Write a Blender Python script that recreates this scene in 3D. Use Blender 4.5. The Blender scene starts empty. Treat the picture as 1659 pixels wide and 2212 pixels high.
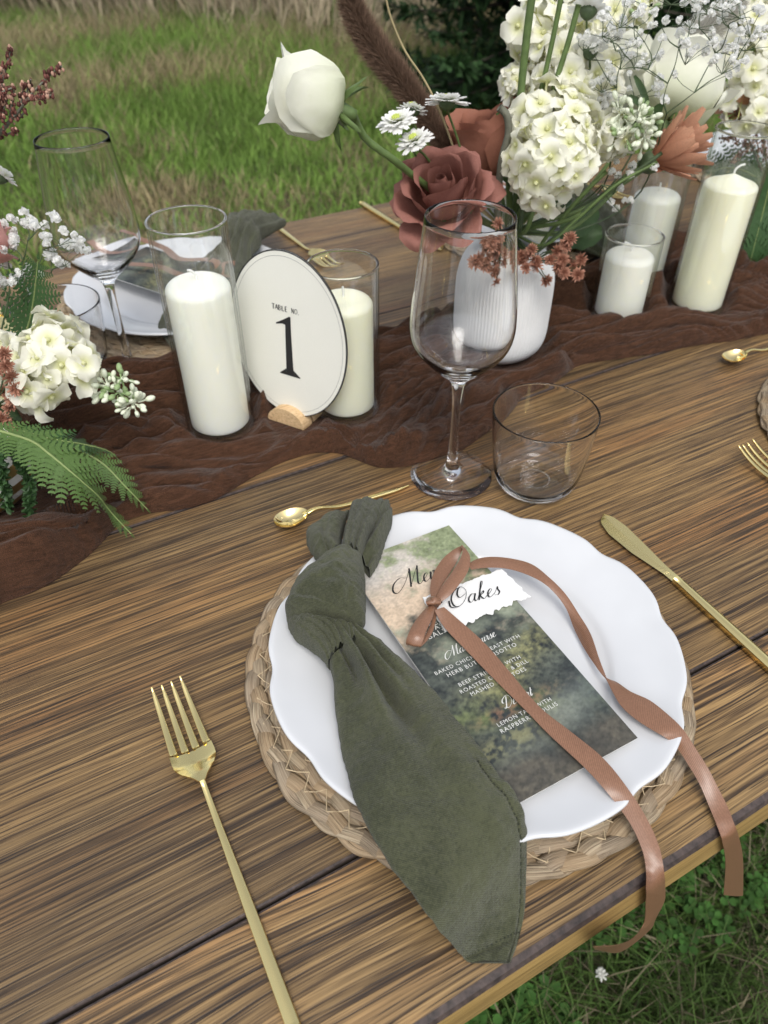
import bpy, math, random
import numpy as np
from mathutils import Vector, Matrix
random.seed(7); RNG = np.random.default_rng(7)
S = bpy.context.scene; COL = S.collection; PI = math.pi

# ------------------------------------------------------------------ camera, world, sun, exposure
# world frame: X along the table's planks, Y across the table (away), Z up; table top is z = 0, the lawn z = -0.76
CAMH, PITCH, AZ, FPX = .42, math.radians(41.5), math.radians(61.09), 1628.0
_ca, _sa, _cp, _sp = math.cos(AZ), math.sin(AZ), math.cos(PITCH), math.sin(PITCH)
FH = np.array([_ca, _sa, 0.]); RT = np.array([_sa, -_ca, 0.])
FW = FH*_cp + np.array([0, 0, -_sp]); UP = FH*_sp + np.array([0, 0, _cp]); CAM = np.array([0, 0, CAMH])
cd = bpy.data.cameras.new('camera'); cam = bpy.data.objects.new('camera', cd); COL.objects.link(cam); S.camera = cam
cam.matrix_world = Matrix(((RT[0], UP[0], -FW[0], 0), (RT[1], UP[1], -FW[1], 0), (RT[2], UP[2], -FW[2], CAMH), (0, 0, 0, 1)))
cd.sensor_fit = 'VERTICAL'; cd.sensor_height = 36; cd.lens = 36*FPX/2212; cd.clip_start = .01; cd.clip_end = 400
cd.dof.use_dof = True; cd.dof.focus_distance = .50; cd.dof.aperture_fstop = 10.0

W = bpy.data.worlds.new('World'); S.world = W; W.use_nodes = True; wn = W.node_tree
sky = wn.nodes.new('ShaderNodeTexSky'); sky.sky_type = 'NISHITA'; sky.sun_disc = False
SUN_EL, SUN_ROT = 58, 200
sky.sun_elevation = math.radians(SUN_EL); sky.sun_rotation = math.radians(SUN_ROT); sky.air_density = 1.0; sky.dust_density = 3.0; sky.ozone_density = 1.0
hs = wn.nodes.new('ShaderNodeHueSaturation'); hs.inputs['Saturation'].default_value = .38
wn.links.new(sky.outputs[0], hs.inputs['Color']); wn.links.new(hs.outputs[0], wn.nodes['Background'].inputs[0])
wn.nodes['Background'].inputs[1].default_value = .15
sl = bpy.data.lights.new('sun', 'SUN'); so = bpy.data.objects.new('sun', sl); COL.objects.link(so)
sl.energy = 1.0; sl.angle = math.radians(28); sl.color = (1, .97, .92)
_a = math.radians(SUN_ROT); _e = math.radians(SUN_EL)
so.rotation_euler = Vector((math.sin(_a)*math.cos(_e), math.cos(_a)*math.cos(_e), math.sin(_e))).to_track_quat('Z', 'Y').to_euler()
S.view_settings.view_transform = 'Standard'; S.view_settings.look = 'None'; S.view_settings.exposure = 0.5; S.view_settings.gamma = 1
S.view_settings.use_curve_mapping = False
S.render.engine = 'CYCLES'; cy = S.cycles
cy.max_bounces = 16; cy.transmission_bounces = 14; cy.transparent_max_bounces = 40; cy.glossy_bounces = 6; cy.diffuse_bounces = 4
cy.use_denoising = True; cy.sample_clamp_indirect = 6.0; cy.use_adaptive_sampling = True; cy.adaptive_threshold = .01
GROUND = -.76

# ------------------------------------------------------------------ helpers
def ray(u, v): return FW + (u-829.5)/FPX*RT - (v-1106)/FPX*UP
def at(u, v, z=0.): d = ray(u, v); return CAM + d*((z-CAMH)/d[2])          # where a line of sight meets height z
def atD(u, v, D): d = ray(u, v); return CAM + d*(D/(d@FH))                 # ... a distance D along the view
def atY(u, v, y): d = ray(u, v); return CAM + d*(y/d[1])
def V3(p): return Vector((float(p[0]), float(p[1]), float(p[2])))
def unit(v): v = np.asarray(v, float); return v/(np.linalg.norm(v)+1e-12)

def _h(i, j, s):
    n = (i.astype(np.int64)*374761393 + j.astype(np.int64)*668265263 + s*974711) & 0xffffffff
    n = ((n ^ (n >> 13))*1274126177) & 0xffffffff
    return ((n ^ (n >> 16)) & 0xffffff)/float(0xffffff)
def vnoise(x, y, s=0):                                                      # smooth value noise, 0..1
    x = np.asarray(x, float); y = np.asarray(y, float)
    i = np.floor(x).astype(np.int64); j = np.floor(y).astype(np.int64); fx = x-i; fy = y-j
    fx = fx*fx*fx*(fx*(fx*6-15)+10); fy = fy*fy*fy*(fy*(fy*6-15)+10)
    a = _h(i, j, s)*(1-fx)+_h(i+1, j, s)*fx; b = _h(i, j+1, s)*(1-fx)+_h(i+1, j+1, s)*fx
    return a*(1-fy)+b*fy
def fbm(x, y, s=0, o=4):
    r = 0; a = .5; t = 0
    for k in range(o): r = r+a*vnoise(x*2**k+k*17.3, y*2**k+k*9.1, s+k); t += a; a *= .5
    return r/t

def resample(pts, n):
    """Catmull-Rom through pts, n samples evenly by parameter length"""
    P = np.asarray(pts, float)
    if len(P) == 2: t = np.linspace(0, 1, n)[:, None]; return P[0]*(1-t)+P[1]*t
    Q = np.vstack([2*P[0]-P[1], P, 2*P[-1]-P[-2]]); out = []
    for i in range(1, len(Q)-2):
        t = np.linspace(0, 1, 13)[:-1, None]; a, b, c, d = Q[i-1], Q[i], Q[i+1], Q[i+2]
        out.append(.5*((2*b)+(-a+c)*t+(2*a-5*b+4*c-d)*t*t+(-a+3*b-3*c+d)*t**3))
    out.append(P[-1:]); C = np.vstack(out)
    L = np.r_[0, np.cumsum(np.linalg.norm(np.diff(C[:, :min(3, C.shape[1])], axis=0), axis=1))]
    g = np.linspace(0, L[-1], n)
    return np.stack([np.interp(g, L, C[:, k]) for k in range(C.shape[1])], 1)

class MB:
    """collects faces for ONE mesh object"""
    def __init__(s): s.v = []; s.f = []; s.n = 0; s.uv = []; s.mi = []; s.col = []; s.cur = 0
    def add(s, verts, faces, uv=None, col=None):
        verts = np.asarray(verts, float).reshape(-1, 3); s.v.append(verts)
        s.f += [tuple(int(i)+s.n for i in f) for f in faces]; s.mi += [s.cur]*len(faces); s.n += len(verts)
        s.uv.append(np.zeros((len(verts), 2)) if uv is None else np.asarray(uv, float).reshape(-1, 2))
        s.col.append(np.tile((1, 1, 1, 1.), (len(verts), 1)) if col is None else np.asarray(col, float))
        return s
    def grid(s, P, cu=False, cv=False, uv=None, flip=False, col=None):
        """P[nu][nv][3]; cu/cv close the direction"""
        P = np.asarray(P, float); nu, nv = P.shape[:2]; fs = []
        for i in range(nu-(0 if cu else 1)):
            i2 = (i+1) % nu
            for j in range(nv-(0 if cv else 1)):
                j2 = (j+1) % nv; f = (i*nv+j, i2*nv+j, i2*nv+j2, i*nv+j2); fs.append(f[::-1] if flip else f)
        if uv is None:
            a, b = np.meshgrid(np.linspace(0, 1, nu), np.linspace(0, 1, nv), indexing='ij'); uv = np.stack([a, b], -1)
        return s.add(P.reshape(-1, 3), fs, np.asarray(uv).reshape(-1, 2), None if col is None else np.asarray(col).reshape(-1, 4))
    def tube(s, pts, r, n=8, flat=1., up=(0, 0, 1), cap=True):
        """r scalar or array; flat squashes along the local up"""
        P = np.asarray(pts, float); m = len(P); r = np.broadcast_to(np.asarray(r, float), (m,)); T = np.gradient(P, axis=0); T /= np.linalg.norm(T, axis=1)[:, None]+1e-12
        U = np.zeros_like(P); u = np.asarray(up, float)
        if abs(u@T[0]) > .95: u = np.array([1., 0, 0])
        for i in range(m): u = u-(u@T[i])*T[i]; u = unit(u); U[i] = u
        B = np.cross(T, U); a = np.linspace(0, 2*PI, n, endpoint=False)
        G = P[:, None]+r[:, None, None]*(np.cos(a)[None, :, None]*B[:, None]+flat*np.sin(a)[None, :, None]*U[:, None])
        L = np.r_[0, np.cumsum(np.linalg.norm(np.diff(P, axis=0), axis=1))]
        uv = np.stack([np.broadcast_to(L[:, None], (m, n)), np.broadcast_to(a[None]/(2*PI), (m, n))], -1)
        b = s.n; s.grid(G, cv=True, uv=uv)
        if cap and n > 2: s.f += [tuple(b+i for i in range(n))[::-1], tuple(b+(m-1)*n+i for i in range(n))]; s.mi += [s.cur]*2
        return s
    def lathe(s, prof, n=48, cx=0, cy=0, mod=None, closed=False):
        P = np.asarray(prof, float); a = np.linspace(0, 2*PI, n, endpoint=False)
        G = np.stack([cx+P[:, None, 0]*np.cos(a), cy+P[:, None, 0]*np.sin(a), np.broadcast_to(P[:, None, 1], (len(P), n))], -1)
        if mod: G = mod(G, a)
        return s.grid(G, cv=True, cu=closed, flip=True)
    def box(s, x0, x1, y0, y1, z0, z1):
        v = [(x, y, z) for z in (z0, z1) for y in (y0, y1) for x in (x0, x1)]
        return s.add(v, [(0, 2, 3, 1), (4, 5, 7, 6), (0, 1, 5, 4), (2, 6, 7, 3), (0, 4, 6, 2), (1, 3, 7, 5)])
    def blob(s, c, r, nu=6, nv=8, sc=(1, 1, 1), R=None):
        a = np.linspace(0, PI, nu); b = np.linspace(0, 2*PI, nv, endpoint=False)
        G = np.stack([np.sin(a)[:, None]*np.cos(b)*sc[0], np.sin(a)[:, None]*np.sin(b)*sc[1], np.broadcast_to(np.cos(a)[:, None], (nu, nv))*sc[2]], -1)*r
        if R is not None: G = G@np.asarray(R).T
        return s.grid(G+np.asarray(c), cv=True, flip=True)
    def mesh(s, name, mats, org=(0, 0, 0), smooth=True):
        me = bpy.data.meshes.new(name); v = np.concatenate(s.v)-np.asarray(org, float)
        fa = s.f; nl = np.array([len(f) for f in fa], dtype=np.int32); li = np.fromiter((i for f in fa for i in f), dtype=np.int32)
        me.vertices.add(len(v)); me.vertices.foreach_set('co', v.astype(np.float32).ravel())
        me.loops.add(len(li)); me.loops.foreach_set('vertex_index', li)
        me.polygons.add(len(nl)); me.polygons.foreach_set('loop_start', (np.cumsum(nl)-nl).astype(np.int32)); me.polygons.foreach_set('loop_total', nl)
        me.polygons.foreach_set('material_index', np.array(s.mi, dtype=np.int32)); me.polygons.foreach_set('use_smooth', np.full(len(nl), smooth))
        me.update(calc_edges=True)
        uv = np.concatenate(s.uv)
        if uv.any(): l = me.uv_layers.new(name='UVMap'); l.data.foreach_set('uv', uv[li].astype(np.float32).ravel())
        c = np.concatenate(s.col)
        if (c != 1).any(): ca = me.color_attributes.new('Col', 'FLOAT_COLOR', 'POINT'); ca.data.foreach_set('color', c.astype(np.float32).ravel())
        for m in (mats if isinstance(mats, (list, tuple)) else [mats]): me.materials.append(m)
        me.validate(); return me
    def build(s, name, mats, parent=None, smooth=True, **kw):
        org = wloc(parent) if parent is not None else (0, 0, 0)
        o = bpy.data.objects.new(name, s.mesh(name, mats, org, smooth)); COL.objects.link(o)
        if parent is not None: o.parent = parent
        for k, v in kw.items(): o[k] = v
        return o
def wloc(o):
    p = np.array(o.location[:])
    while o.parent: o = o.parent; p = p+np.array(o.location[:])
    return p
def tag(o, label, cat, group=None, kind=None):
    if label: o['label'] = label
    if cat: o['category'] = cat
    if group: o['group'] = group
    if kind: o['kind'] = kind
    return o
def thing(name, label, cat, loc=(0, 0, 0), group=None):
    o = bpy.data.objects.new(name, None); COL.objects.link(o); o.location = V3(loc); o.empty_display_size = .02
    return tag(o, label, cat, group)
def inst(name, me, parent, loc, R=None, sc=1.):
    """a child that shares mesh me; loc in world, R a 3x3 rotation"""
    o = bpy.data.objects.new(name, me); COL.objects.link(o); o.parent = parent
    M = Matrix(np.asarray(R, float).tolist()).to_4x4() if R is not None else Matrix.Identity(4)
    s3 = (sc, sc, sc) if np.isscalar(sc) else sc
    o.matrix_local = Matrix.Translation(V3(np.asarray(loc, float)-wloc(parent)))@M@Matrix.Diagonal((*s3, 1)); return o
def dup(root, loc, label, rz=0., group=None):
    def cp(o, par):
        c = o.copy(); COL.objects.link(c); c.parent = par
        for ch in o.children: cp(ch, c)
        return c
    r = cp(root, None); r.location = V3(loc); r.rotation_euler = (0, 0, rz); r['label'] = label
    if group: r['group'] = group
    return r
def frame(d, spin=0.):
    """rotation matrix whose Z is d"""
    z = unit(d); x = np.cross((0, 0, 1.), z) if abs(z[2]) < .98 else np.array([1., 0, 0]); x = unit(x); y = np.cross(z, x)
    c, s_ = math.cos(spin), math.sin(spin); return np.stack([c*x+s_*y, -s_*x+c*y, z], 1)

# ------------------------------------------------------------------ materials
def newmat(name):
    m = bpy.data.materials.new(name); m.use_nodes = True; return m, m.node_tree, m.node_tree.nodes['Principled BSDF']
def nd(nt, typ, ins=None, **props):
    n = nt.nodes.new(typ)
    for k, v in props.items(): setattr(n, k, v)
    for k, v in (ins or {}).items():
        if isinstance(v, bpy.types.NodeSocket): nt.links.new(v, n.inputs[k])
        else: n.inputs[k].default_value = v
    return n
def mth(nt, op, a, b=0., c=None, clamp=False):
    n = nd(nt, 'ShaderNodeMath', {0: a, 1: b}, operation=op, use_clamp=clamp)
    if c is not None:
        if isinstance(c, bpy.types.NodeSocket): nt.links.new(c, n.inputs[2])
        else: n.inputs[2].default_value = c
    return n.outputs[0]
def ramp(nt, fac, stops, interp='LINEAR'):
    r = nd(nt, 'ShaderNodeValToRGB', {0: fac}); cr = r.color_ramp; cr.interpolation = interp
    while len(cr.elements) < len(stops): cr.elements.new(.5)
    for e, (p, c) in zip(cr.elements, stops): e.position = p; e.color = (*c, 1) if len(c) == 3 else c
    return r.outputs[0]
def mixc(nt, fac, a, b, bt='MIX'):
    n = nd(nt, 'ShaderNodeMix', data_type='RGBA', blend_type=bt)
    for k, v in ((0, fac), (6, a), (7, b)):
        if isinstance(v, bpy.types.NodeSocket): nt.links.new(v, n.inputs[k])
        else: n.inputs[k].default_value = (*v, 1) if k > 0 and len(v) == 3 else v
    return n.outputs[2]
def noise(nt, vec, scale=1., detail=2., rough=.5, dist=0.):
    return nd(nt, 'ShaderNodeTexNoise', {'Vector': vec, 'Scale': scale, 'Detail': detail, 'Roughness': rough, 'Distortion': dist}).outputs[0]
def mapped(nt, vec, scale=(1, 1, 1), loc=(0, 0, 0)):
    return nd(nt, 'ShaderNodeMapping', {'Vector': vec, 'Scale': scale, 'Location': loc}).outputs[0]
def bump(nt, b, h, strength=.3, dist=.001):
    n = nd(nt, 'ShaderNodeBump', {'Height': h, 'Strength': strength, 'Distance': dist}); nt.links.new(n.outputs[0], b.inputs['Normal']); return n
def setb(b, **kw):
    for k, v in kw.items():
        k = k.replace('_', ' ')
        s = b.inputs[k]
        if isinstance(v, bpy.types.NodeSocket): b.id_data.links.new(v, s)
        else: s.default_value = (*v, 1) if s.type == 'RGBA' and len(v) == 3 else v
def plain(name, col, rough=.5, var=.12, scale=60, metal=0., bmp=0., **kw):
    m, nt, b = newmat(name); tc = nd(nt, 'ShaderNodeTexCoord').outputs['Object']
    n = noise(nt, tc, scale, 3, .6)
    c = ramp(nt, n, [(.3, tuple(x*(1-var) for x in col)), (.7, tuple(min(1, x*(1+var)) for x in col))])
    setb(b, Base_Color=c, Roughness=rough, Metallic=metal, **kw)
    if bmp: bump(nt, b, n, .5, bmp)
    return m
def wood_mat(name, seed=0., warp=.004, loops=0., dark=(.022, .015, .011), mid=(.090, .056, .027), light=(.36, .240, .105), orange=(.30, .125, .04), bias=0., freq=1., rough=.46):
    m, nt, b = newmat(name); tc = nd(nt, 'ShaderNodeTexCoord').outputs['Object']; tc = mapped(nt, tc, loc=(seed, seed*.37, seed*.11))
    sx = nd(nt, 'ShaderNodeSeparateXYZ', {0: tc}); X, Y, Z = sx.outputs
    w1 = noise(nt, mapped(nt, tc, (1.3, 3.2, 3)), 1, 2, .5); w2 = noise(nt, mapped(nt, tc, (9, 30, 30)), 1, 2, .5)
    Yw = mth(nt, 'ADD', Y, mth(nt, 'MULTIPLY', mth(nt, 'SUBTRACT', w1, .5), warp*5)); Yw = mth(nt, 'ADD', Yw, mth(nt, 'MULTIPLY', mth(nt, 'SUBTRACT', w2, .5), warp*.5))
    if loops:
        l1 = noise(nt, mapped(nt, tc, (3.4, 15, 3)), 1, 1, .4); Yw = mth(nt, 'ADD', Yw, mth(nt, 'MULTIPLY', l1, loops))
    def nz(fx, fy, det, rg=.55):
        v = nd(nt, 'ShaderNodeCombineXYZ', {0: mth(nt, 'MULTIPLY', X, fx), 1: mth(nt, 'MULTIPLY', Yw, fy*freq), 2: mth(nt, 'MULTIPLY', Z, fy*freq)}).outputs[0]
        return noise(nt, v, 1, det, rg)
    A = nz(7.0, 800, 1, .5); B = nz(24, 2000, 2); C = nz(3.0, 330, 2); D = nz(30, 900, 2)
    val = mth(nt, 'ADD', mth(nt, 'MULTIPLY', A, .46), mth(nt, 'MULTIPLY', B, .42)); val = mth(nt, 'ADD', val, mth(nt, 'MULTIPLY', C, .12)); val = mth(nt, 'ADD', val, bias)
    broad = noise(nt, mapped(nt, tc, (2.2, 13, 8), (4.4, 0, 0)), 1, 3, .55)
    broad2 = noise(nt, mapped(nt, tc, (2.2, 16, 12), (9.4, 0, 0)), 1, 2, .5)
    val = mth(nt, 'ADD', val, mth(nt, 'MULTIPLY', mth(nt, 'SUBTRACT', broad, .5), .13))
    col = ramp(nt, val, [(.36, dark), (.45, mid), (.54, tuple(.5*(a+b_) for a, b_ in zip(mid, light))), (.65, light)])
    col2 = ramp(nt, val, [(.36, dark), (.46, tuple(x*.95 for x in mid)), (.57, orange), (.68, tuple(min(1, x*1.2) for x in orange))])
    of = ramp(nt, broad2, [(.50, (0, 0, 0)), (.72, (.75, .75, .75))])
    col = mixc(nt, of, col, col2); bl = ramp(nt, noise(nt, mapped(nt, tc, (1.8, 8, 8), (1.4, 3, 0)), 1, 2, .5), [(.36, (.74, .72, .72)), (.64, (1.18, 1.10, .98))]); col = mixc(nt, 1., col, bl, 'MULTIPLY')
    streak = ramp(nt, nz(18, 1100, 2, .7), [(.33, (.0, .0, .0)), (.40, (1, 1, 1))])
    col = mixc(nt, mth(nt, 'MULTIPLY', mth(nt, 'SUBTRACT', 1, streak), .85), col, tuple(x*.8 for x in dark))
    setb(b, Base_Color=col, Roughness=mth(nt, 'ADD', mth(nt, 'MULTIPLY', D, .2), rough-.1))
    b.inputs['Specular IOR Level'].default_value = .45
    h = mth(nt, 'ADD', mth(nt, 'MULTIPLY', val, 1.), mth(nt, 'MULTIPLY', D, .15)); bump(nt, b, h, .7, .0009)
    return m
def glass_mat(name, col=(1, 1, 1), ior=1.5, rough=0.):
    m, nt, b = newmat(name); tc = nd(nt, 'ShaderNodeTexCoord').outputs['Object']; n = noise(nt, tc, 12, 1)
    g = nd(nt, 'ShaderNodeBsdfGlass', {'Color': (*col, 1), 'IOR': ior, 'Roughness': rough})
    bp = nd(nt, 'ShaderNodeBump', {'Height': n, 'Strength': .15, 'Distance': .002}); nt.links.new(bp.outputs[0], g.inputs['Normal'])
    nt.links.new(g.outputs[0], nt.nodes['Material Output'].inputs[0]); return m
def thin_glass(name, edge=(.70, .76, .73)):
    m, nt, b = newmat(name); tc = nd(nt, 'ShaderNodeTexCoord').outputs['Object']; n = noise(nt, tc, 14, 1); bp = nd(nt, 'ShaderNodeBump', {'Height': n, 'Strength': .2, 'Distance': .003}).outputs[0]
    lw = nd(nt, 'ShaderNodeLayerWeight', {'Blend': .5}); f = ramp(nt, lw.outputs['Facing'], [(.0, (.995, .998, .996)), (.72, (.975, .985, .98)), (.96, edge)])
    tr = nd(nt, 'ShaderNodeBsdfTransparent', {'Color': f}); gl = nd(nt, 'ShaderNodeBsdfGlossy', {'Color': (1, 1, 1, 1), 'Roughness': .015, 'Normal': bp}); fr = mth(nt, 'ADD', mth(nt, 'MULTIPLY', mth(nt, 'POWER', lw.outputs['Facing'], 4.), .62), .05)
    mx = nd(nt, 'ShaderNodeMixShader', {0: fr, 1: tr.outputs[0], 2: gl.outputs[0]}); nt.links.new(mx.outputs[0], nt.nodes['Material Output'].inputs[0]); return m
def petal_mat(name, base, tip, r=.01, r0=.0, trans=.35, rough=.55, vein=.0, axis=None, bmp=.0003, sc=90):
    """colour runs from base to tip by the distance from the mesh's own origin (r metres)"""
    m, nt, b = newmat(name); tc = nd(nt, 'ShaderNodeTexCoord').outputs['Object']
    ln = nd(nt, 'ShaderNodeVectorMath', {0: tc}, operation='LENGTH').outputs['Value'] if axis is None else nd(nt, 'ShaderNodeSeparateXYZ', {0: tc}).outputs[axis]
    t = mth(nt, 'DIVIDE', mth(nt, 'SUBTRACT', ln, r0), r, clamp=True)
    n = noise(nt, tc, sc, 3, .6); t2 = mth(nt, 'ADD', t, mth(nt, 'MULTIPLY', mth(nt, 'SUBTRACT', n, .5), .25), clamp=True)
    col = mixc(nt, t2, base, tip)
    if vein: n2 = noise(nt, tc, sc*3, 2, .7); col = mixc(nt, mth(nt, 'MULTIPLY', ramp(nt, n2, [(.35, (1, 1, 1)), (.55, (0, 0, 0))]), vein), col, tuple(x*.55 for x in tip))
    setb(b, Base_Color=col, Roughness=rough); b.inputs['Specular IOR Level'].default_value = .25
    bump(nt, b, n, .5, bmp)
    tr = nd(nt, 'ShaderNodeBsdfTranslucent', {'Color': col}); mx = nd(nt, 'ShaderNodeMixShader', {0: trans, 1: b.outputs[0], 2: tr.outputs[0]})
    nt.links.new(mx.outputs[0], nt.nodes['Material Output'].inputs[0]); return m
def cloth_mat(name, col, dark, crink=260, weave=2600, b1=.0011, rough=.9, trans=0.):
    m, nt, b = newmat(name); tc = nd(nt, 'ShaderNodeTexCoord').outputs['Object']
    c1 = noise(nt, mapped(nt, tc, (1, 1, 1)), crink, 4, .65, .6); c2 = noise(nt, tc, weave, 2, .6)
    wx = nd(nt, 'ShaderNodeTexWave', {'Vector': tc, 'Scale': 420., 'Distortion': 2.5, 'Detail': 1.}, wave_type='BANDS', bands_direction='DIAGONAL').outputs[1]
    f = mth(nt, 'ADD', mth(nt, 'MULTIPLY', c1, .55), mth(nt, 'ADD', mth(nt, 'MULTIPLY', c2, .3), mth(nt, 'MULTIPLY', wx, .15)))
    big = noise(nt, tc, 22, 3, .6); f2 = mth(nt, 'ADD', f, mth(nt, 'MULTIPLY', mth(nt, 'SUBTRACT', big, .5), .5))
    setb(b, Base_Color=ramp(nt, f2, [(.36, dark), (.62, col)]), Roughness=rough); b.inputs['Specular IOR Level'].default_value = .06
    b.inputs['Sheen Weight'].default_value = .18; b.inputs['Sheen Roughness'].default_value = .5
    bump(nt, b, f, .8, b1)
    if trans:
        tr = nd(nt, 'ShaderNodeBsdfTransparent'); mx = nd(nt, 'ShaderNodeMixShader', {0: ramp(nt, c2, [(.42, (trans*2,)*3), (.56, (0, 0, 0))]), 1: b.outputs[0], 2: tr.outputs[0]}); nt.links.new(mx.outputs[0], nt.nodes['Material Output'].inputs[0])
    return m
def attr_mat(name, rough=.8, trans=0., sc=200, var=.2, spec=.25):
    m, nt, b = newmat(name); a = nd(nt, 'ShaderNodeAttribute', attribute_name='Col').outputs['Color']; tc = nd(nt, 'ShaderNodeTexCoord').outputs['Object']
    n = noise(nt, tc, sc, 2, .6); v = ramp(nt, n, [(.3, (1-var,)*3), (.7, (1, 1, 1))]); col = mixc(nt, 1., a, v, 'MULTIPLY')
    setb(b, Base_Color=col, Roughness=rough); b.inputs['Specular IOR Level'].default_value = spec
    if trans:
        tr = nd(nt, 'ShaderNodeBsdfTranslucent', {'Color': col}); mx = nd(nt, 'ShaderNodeMixShader', {0: trans, 1: b.outputs[0], 2: tr.outputs[0]}); nt.links.new(mx.outputs[0], nt.nodes['Material Output'].inputs[0])
    return m
# ------------------------------------------------------------------ the lawn and what grows on it
def trimesh(name, v, t, col, mat, **kw):
    me = bpy.data.meshes.new(name); v = np.asarray(v, np.float32).reshape(-1, 3); t = np.asarray(t, np.int32).reshape(-1, 3)
    me.vertices.add(len(v)); me.vertices.foreach_set('co', v.ravel()); me.loops.add(t.size); me.loops.foreach_set('vertex_index', t.ravel())
    me.polygons.add(len(t)); me.polygons.foreach_set('loop_start', np.arange(0, t.size, 3, dtype=np.int32)); me.polygons.foreach_set('loop_total', np.full(len(t), 3, np.int32))
    me.update(calc_edges=True); c = np.ones((len(v), 4), np.float32); c[:, :3] = col
    ca = me.color_attributes.new('Col', 'FLOAT_COLOR', 'POINT'); ca.data.foreach_set('color', c.ravel()); me.materials.append(mat)
    o = bpy.data.objects.new(name, me); COL.objects.link(o)
    for k, x in kw.items(): o[k] = x
    return o
def blades(x, y, z, h, w, lean, az, face, col, tipcol=None):
    """five-point blades; lean = horizontal travel of the tip, az its heading"""
    n = len(x); B = np.stack([x, y, z], 1); L = np.stack([np.cos(az), np.sin(az), np.zeros(n)], 1); Fv = np.stack([np.cos(face), np.sin(face), np.zeros(n)], 1)
    Z = np.array([0, 0, 1.]); m = B+L*(lean*.35)[:, None]+Z*(h*.62)[:, None]; t = B+L*lean[:, None]+Z*h[:, None]; W2 = (w/2)[:, None]*Fv
    V = np.stack([B-W2, B+W2, m-W2*.8, m+W2*.8, t], 1); k = np.arange(n)[:, None]*5
    T = np.stack([k+np.array([0, 1, 3]), k+np.array([0, 3, 2]), k+np.array([2, 3, 4])], 1).reshape(-1, 3)
    C = np.repeat(col[:, None], 5, 1).copy(); C[:, 4] = C[:, 4]*1.15 if tipcol is None else tipcol
    return V.reshape(-1, 3), T, C.reshape(-1, 3)
def ground_pt(fwd, lat): return np.outer(fwd, FH[:2])+np.outer(lat, RT[:2])

m, nt, b = newmat('lawn_soil'); tc = nd(nt, 'ShaderNodeTexCoord').outputs['Object']
n1 = noise(nt, tc, 3, 4, .6); n2 = noise(nt, tc, 60, 4, .65)
setb(b, Base_Color=mixc(nt, ramp(nt, n1, [(.4, (0, 0, 0)), (.6, (1, 1, 1))]), ramp(nt, n2, [(.3, (.012, .022, .006)), (.7, (.05, .075, .018))]), ramp(nt, n2, [(.3, (.03, .025, .012)), (.7, (.12, .095, .05))])), Roughness=.95); bump(nt, b, n2, .6, .02)
SOIL = m
g = MB(); xs = np.linspace(-1, 1, 81)**3*220; G = np.stack(np.broadcast_arrays(xs[:, None], xs[None], 0.), -1); G[..., 2] = GROUND+.02*(fbm(G[..., 0]*.7, G[..., 1]*.7, 3)-.5)*np.exp(-(np.abs(G[..., 0])+np.abs(G[..., 1]))/30)
g.grid(G, flip=True).build('ground', SOIL, kind='structure')

GRASSM = attr_mat('grass_blade', .7, .3, 8, .3)
n = 170000; fw = 2.2+7.6*RNG.random(n)**.85; lat = (RNG.random(n)-.5)*2*(.62*fw+.4); xy = ground_pt(fw, lat)
a = fbm(xy[:, 0]*1.3, xy[:, 1]*1.3, 11, 3); b2 = fbm(xy[:, 0]*4, xy[:, 1]*4, 21, 3); tall = np.clip((fw-3.6)/2.5, 0, 1)
h = (.045+.11*tall+.05*a)*(.5+RNG.random(n)); grn = np.stack([.180+.13*b2, .300+.18*b2, .065+.035*b2], 1)*(.55+.8*RNG.random((n, 1)))
dry = np.stack([.36+.1*b2, .30+.08*b2, .17+.04*b2], 1)*(.5+.8*RNG.random((n, 1)))
pd = np.clip((a-.48)*3.4+np.clip((fw-5.6)*.4, 0, 1)+.10*(fw < 5), .04, .92); pd = np.where(lat > .12*fw+.6, pd*.35, pd)
isd = RNG.random(n) < pd; col = np.where(isd[:, None], dry, grn); col[:, :] *= (.72+.45*a)[:, None]
V, T, C = blades(xy[:, 0], xy[:, 1], np.full(n, GROUND-.005), h, .004+.004*RNG.random(n), h*(.2+.8*RNG.random(n)), RNG.random(n)*6.28, RNG.random(n)*3.14, col)
trimesh('lawn_grass', V, T, C, GRASSM, kind='stuff')
# tall dry grass at the lawn's far edge, bent over in clumps
n = 30000; cl = RNG.random((260, 2)); cf = 6.4+4.2*cl[:, 0]; clt = (cl[:, 1]-.62)*2*5.2; k = RNG.integers(0, 260, n)
fw = cf[k]+RNG.normal(0, .2, n); lat = clt[k]+RNG.normal(0, .25, n); ok = (lat < .08*fw+.1*RNG.random(n)+1.2*(fw > 8.2)) & (fbm(lat*1.1+3, fw*1.3, 17, 2)+.09*(fw-6.4) > .50); fw, lat, k = fw[ok], lat[ok], k[ok]; n = len(fw); xy = ground_pt(fw, lat)
h = (.30+.45*RNG.random(n)); heading = cl[k, 0]*9+RNG.normal(0, .5, n); cc = (.65+.55*cl[k, 1])[:, None]*(.5+.7*RNG.random((n, 1)))
col = np.array([.56, .47, .32])*cc; gr = RNG.random(n) < .13; col[gr] = np.array([.13, .19, .05])*cc[gr]
V, T, C = blades(xy[:, 0], xy[:, 1], np.full(n, GROUND-.005), h, .006+.007*RNG.random(n), h*(.4+.9*RNG.random(n)), heading, RNG.random(n)*3.14, col)
trimesh('dry_grass', V, T, C, GRASSM, kind='stuff')
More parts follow.
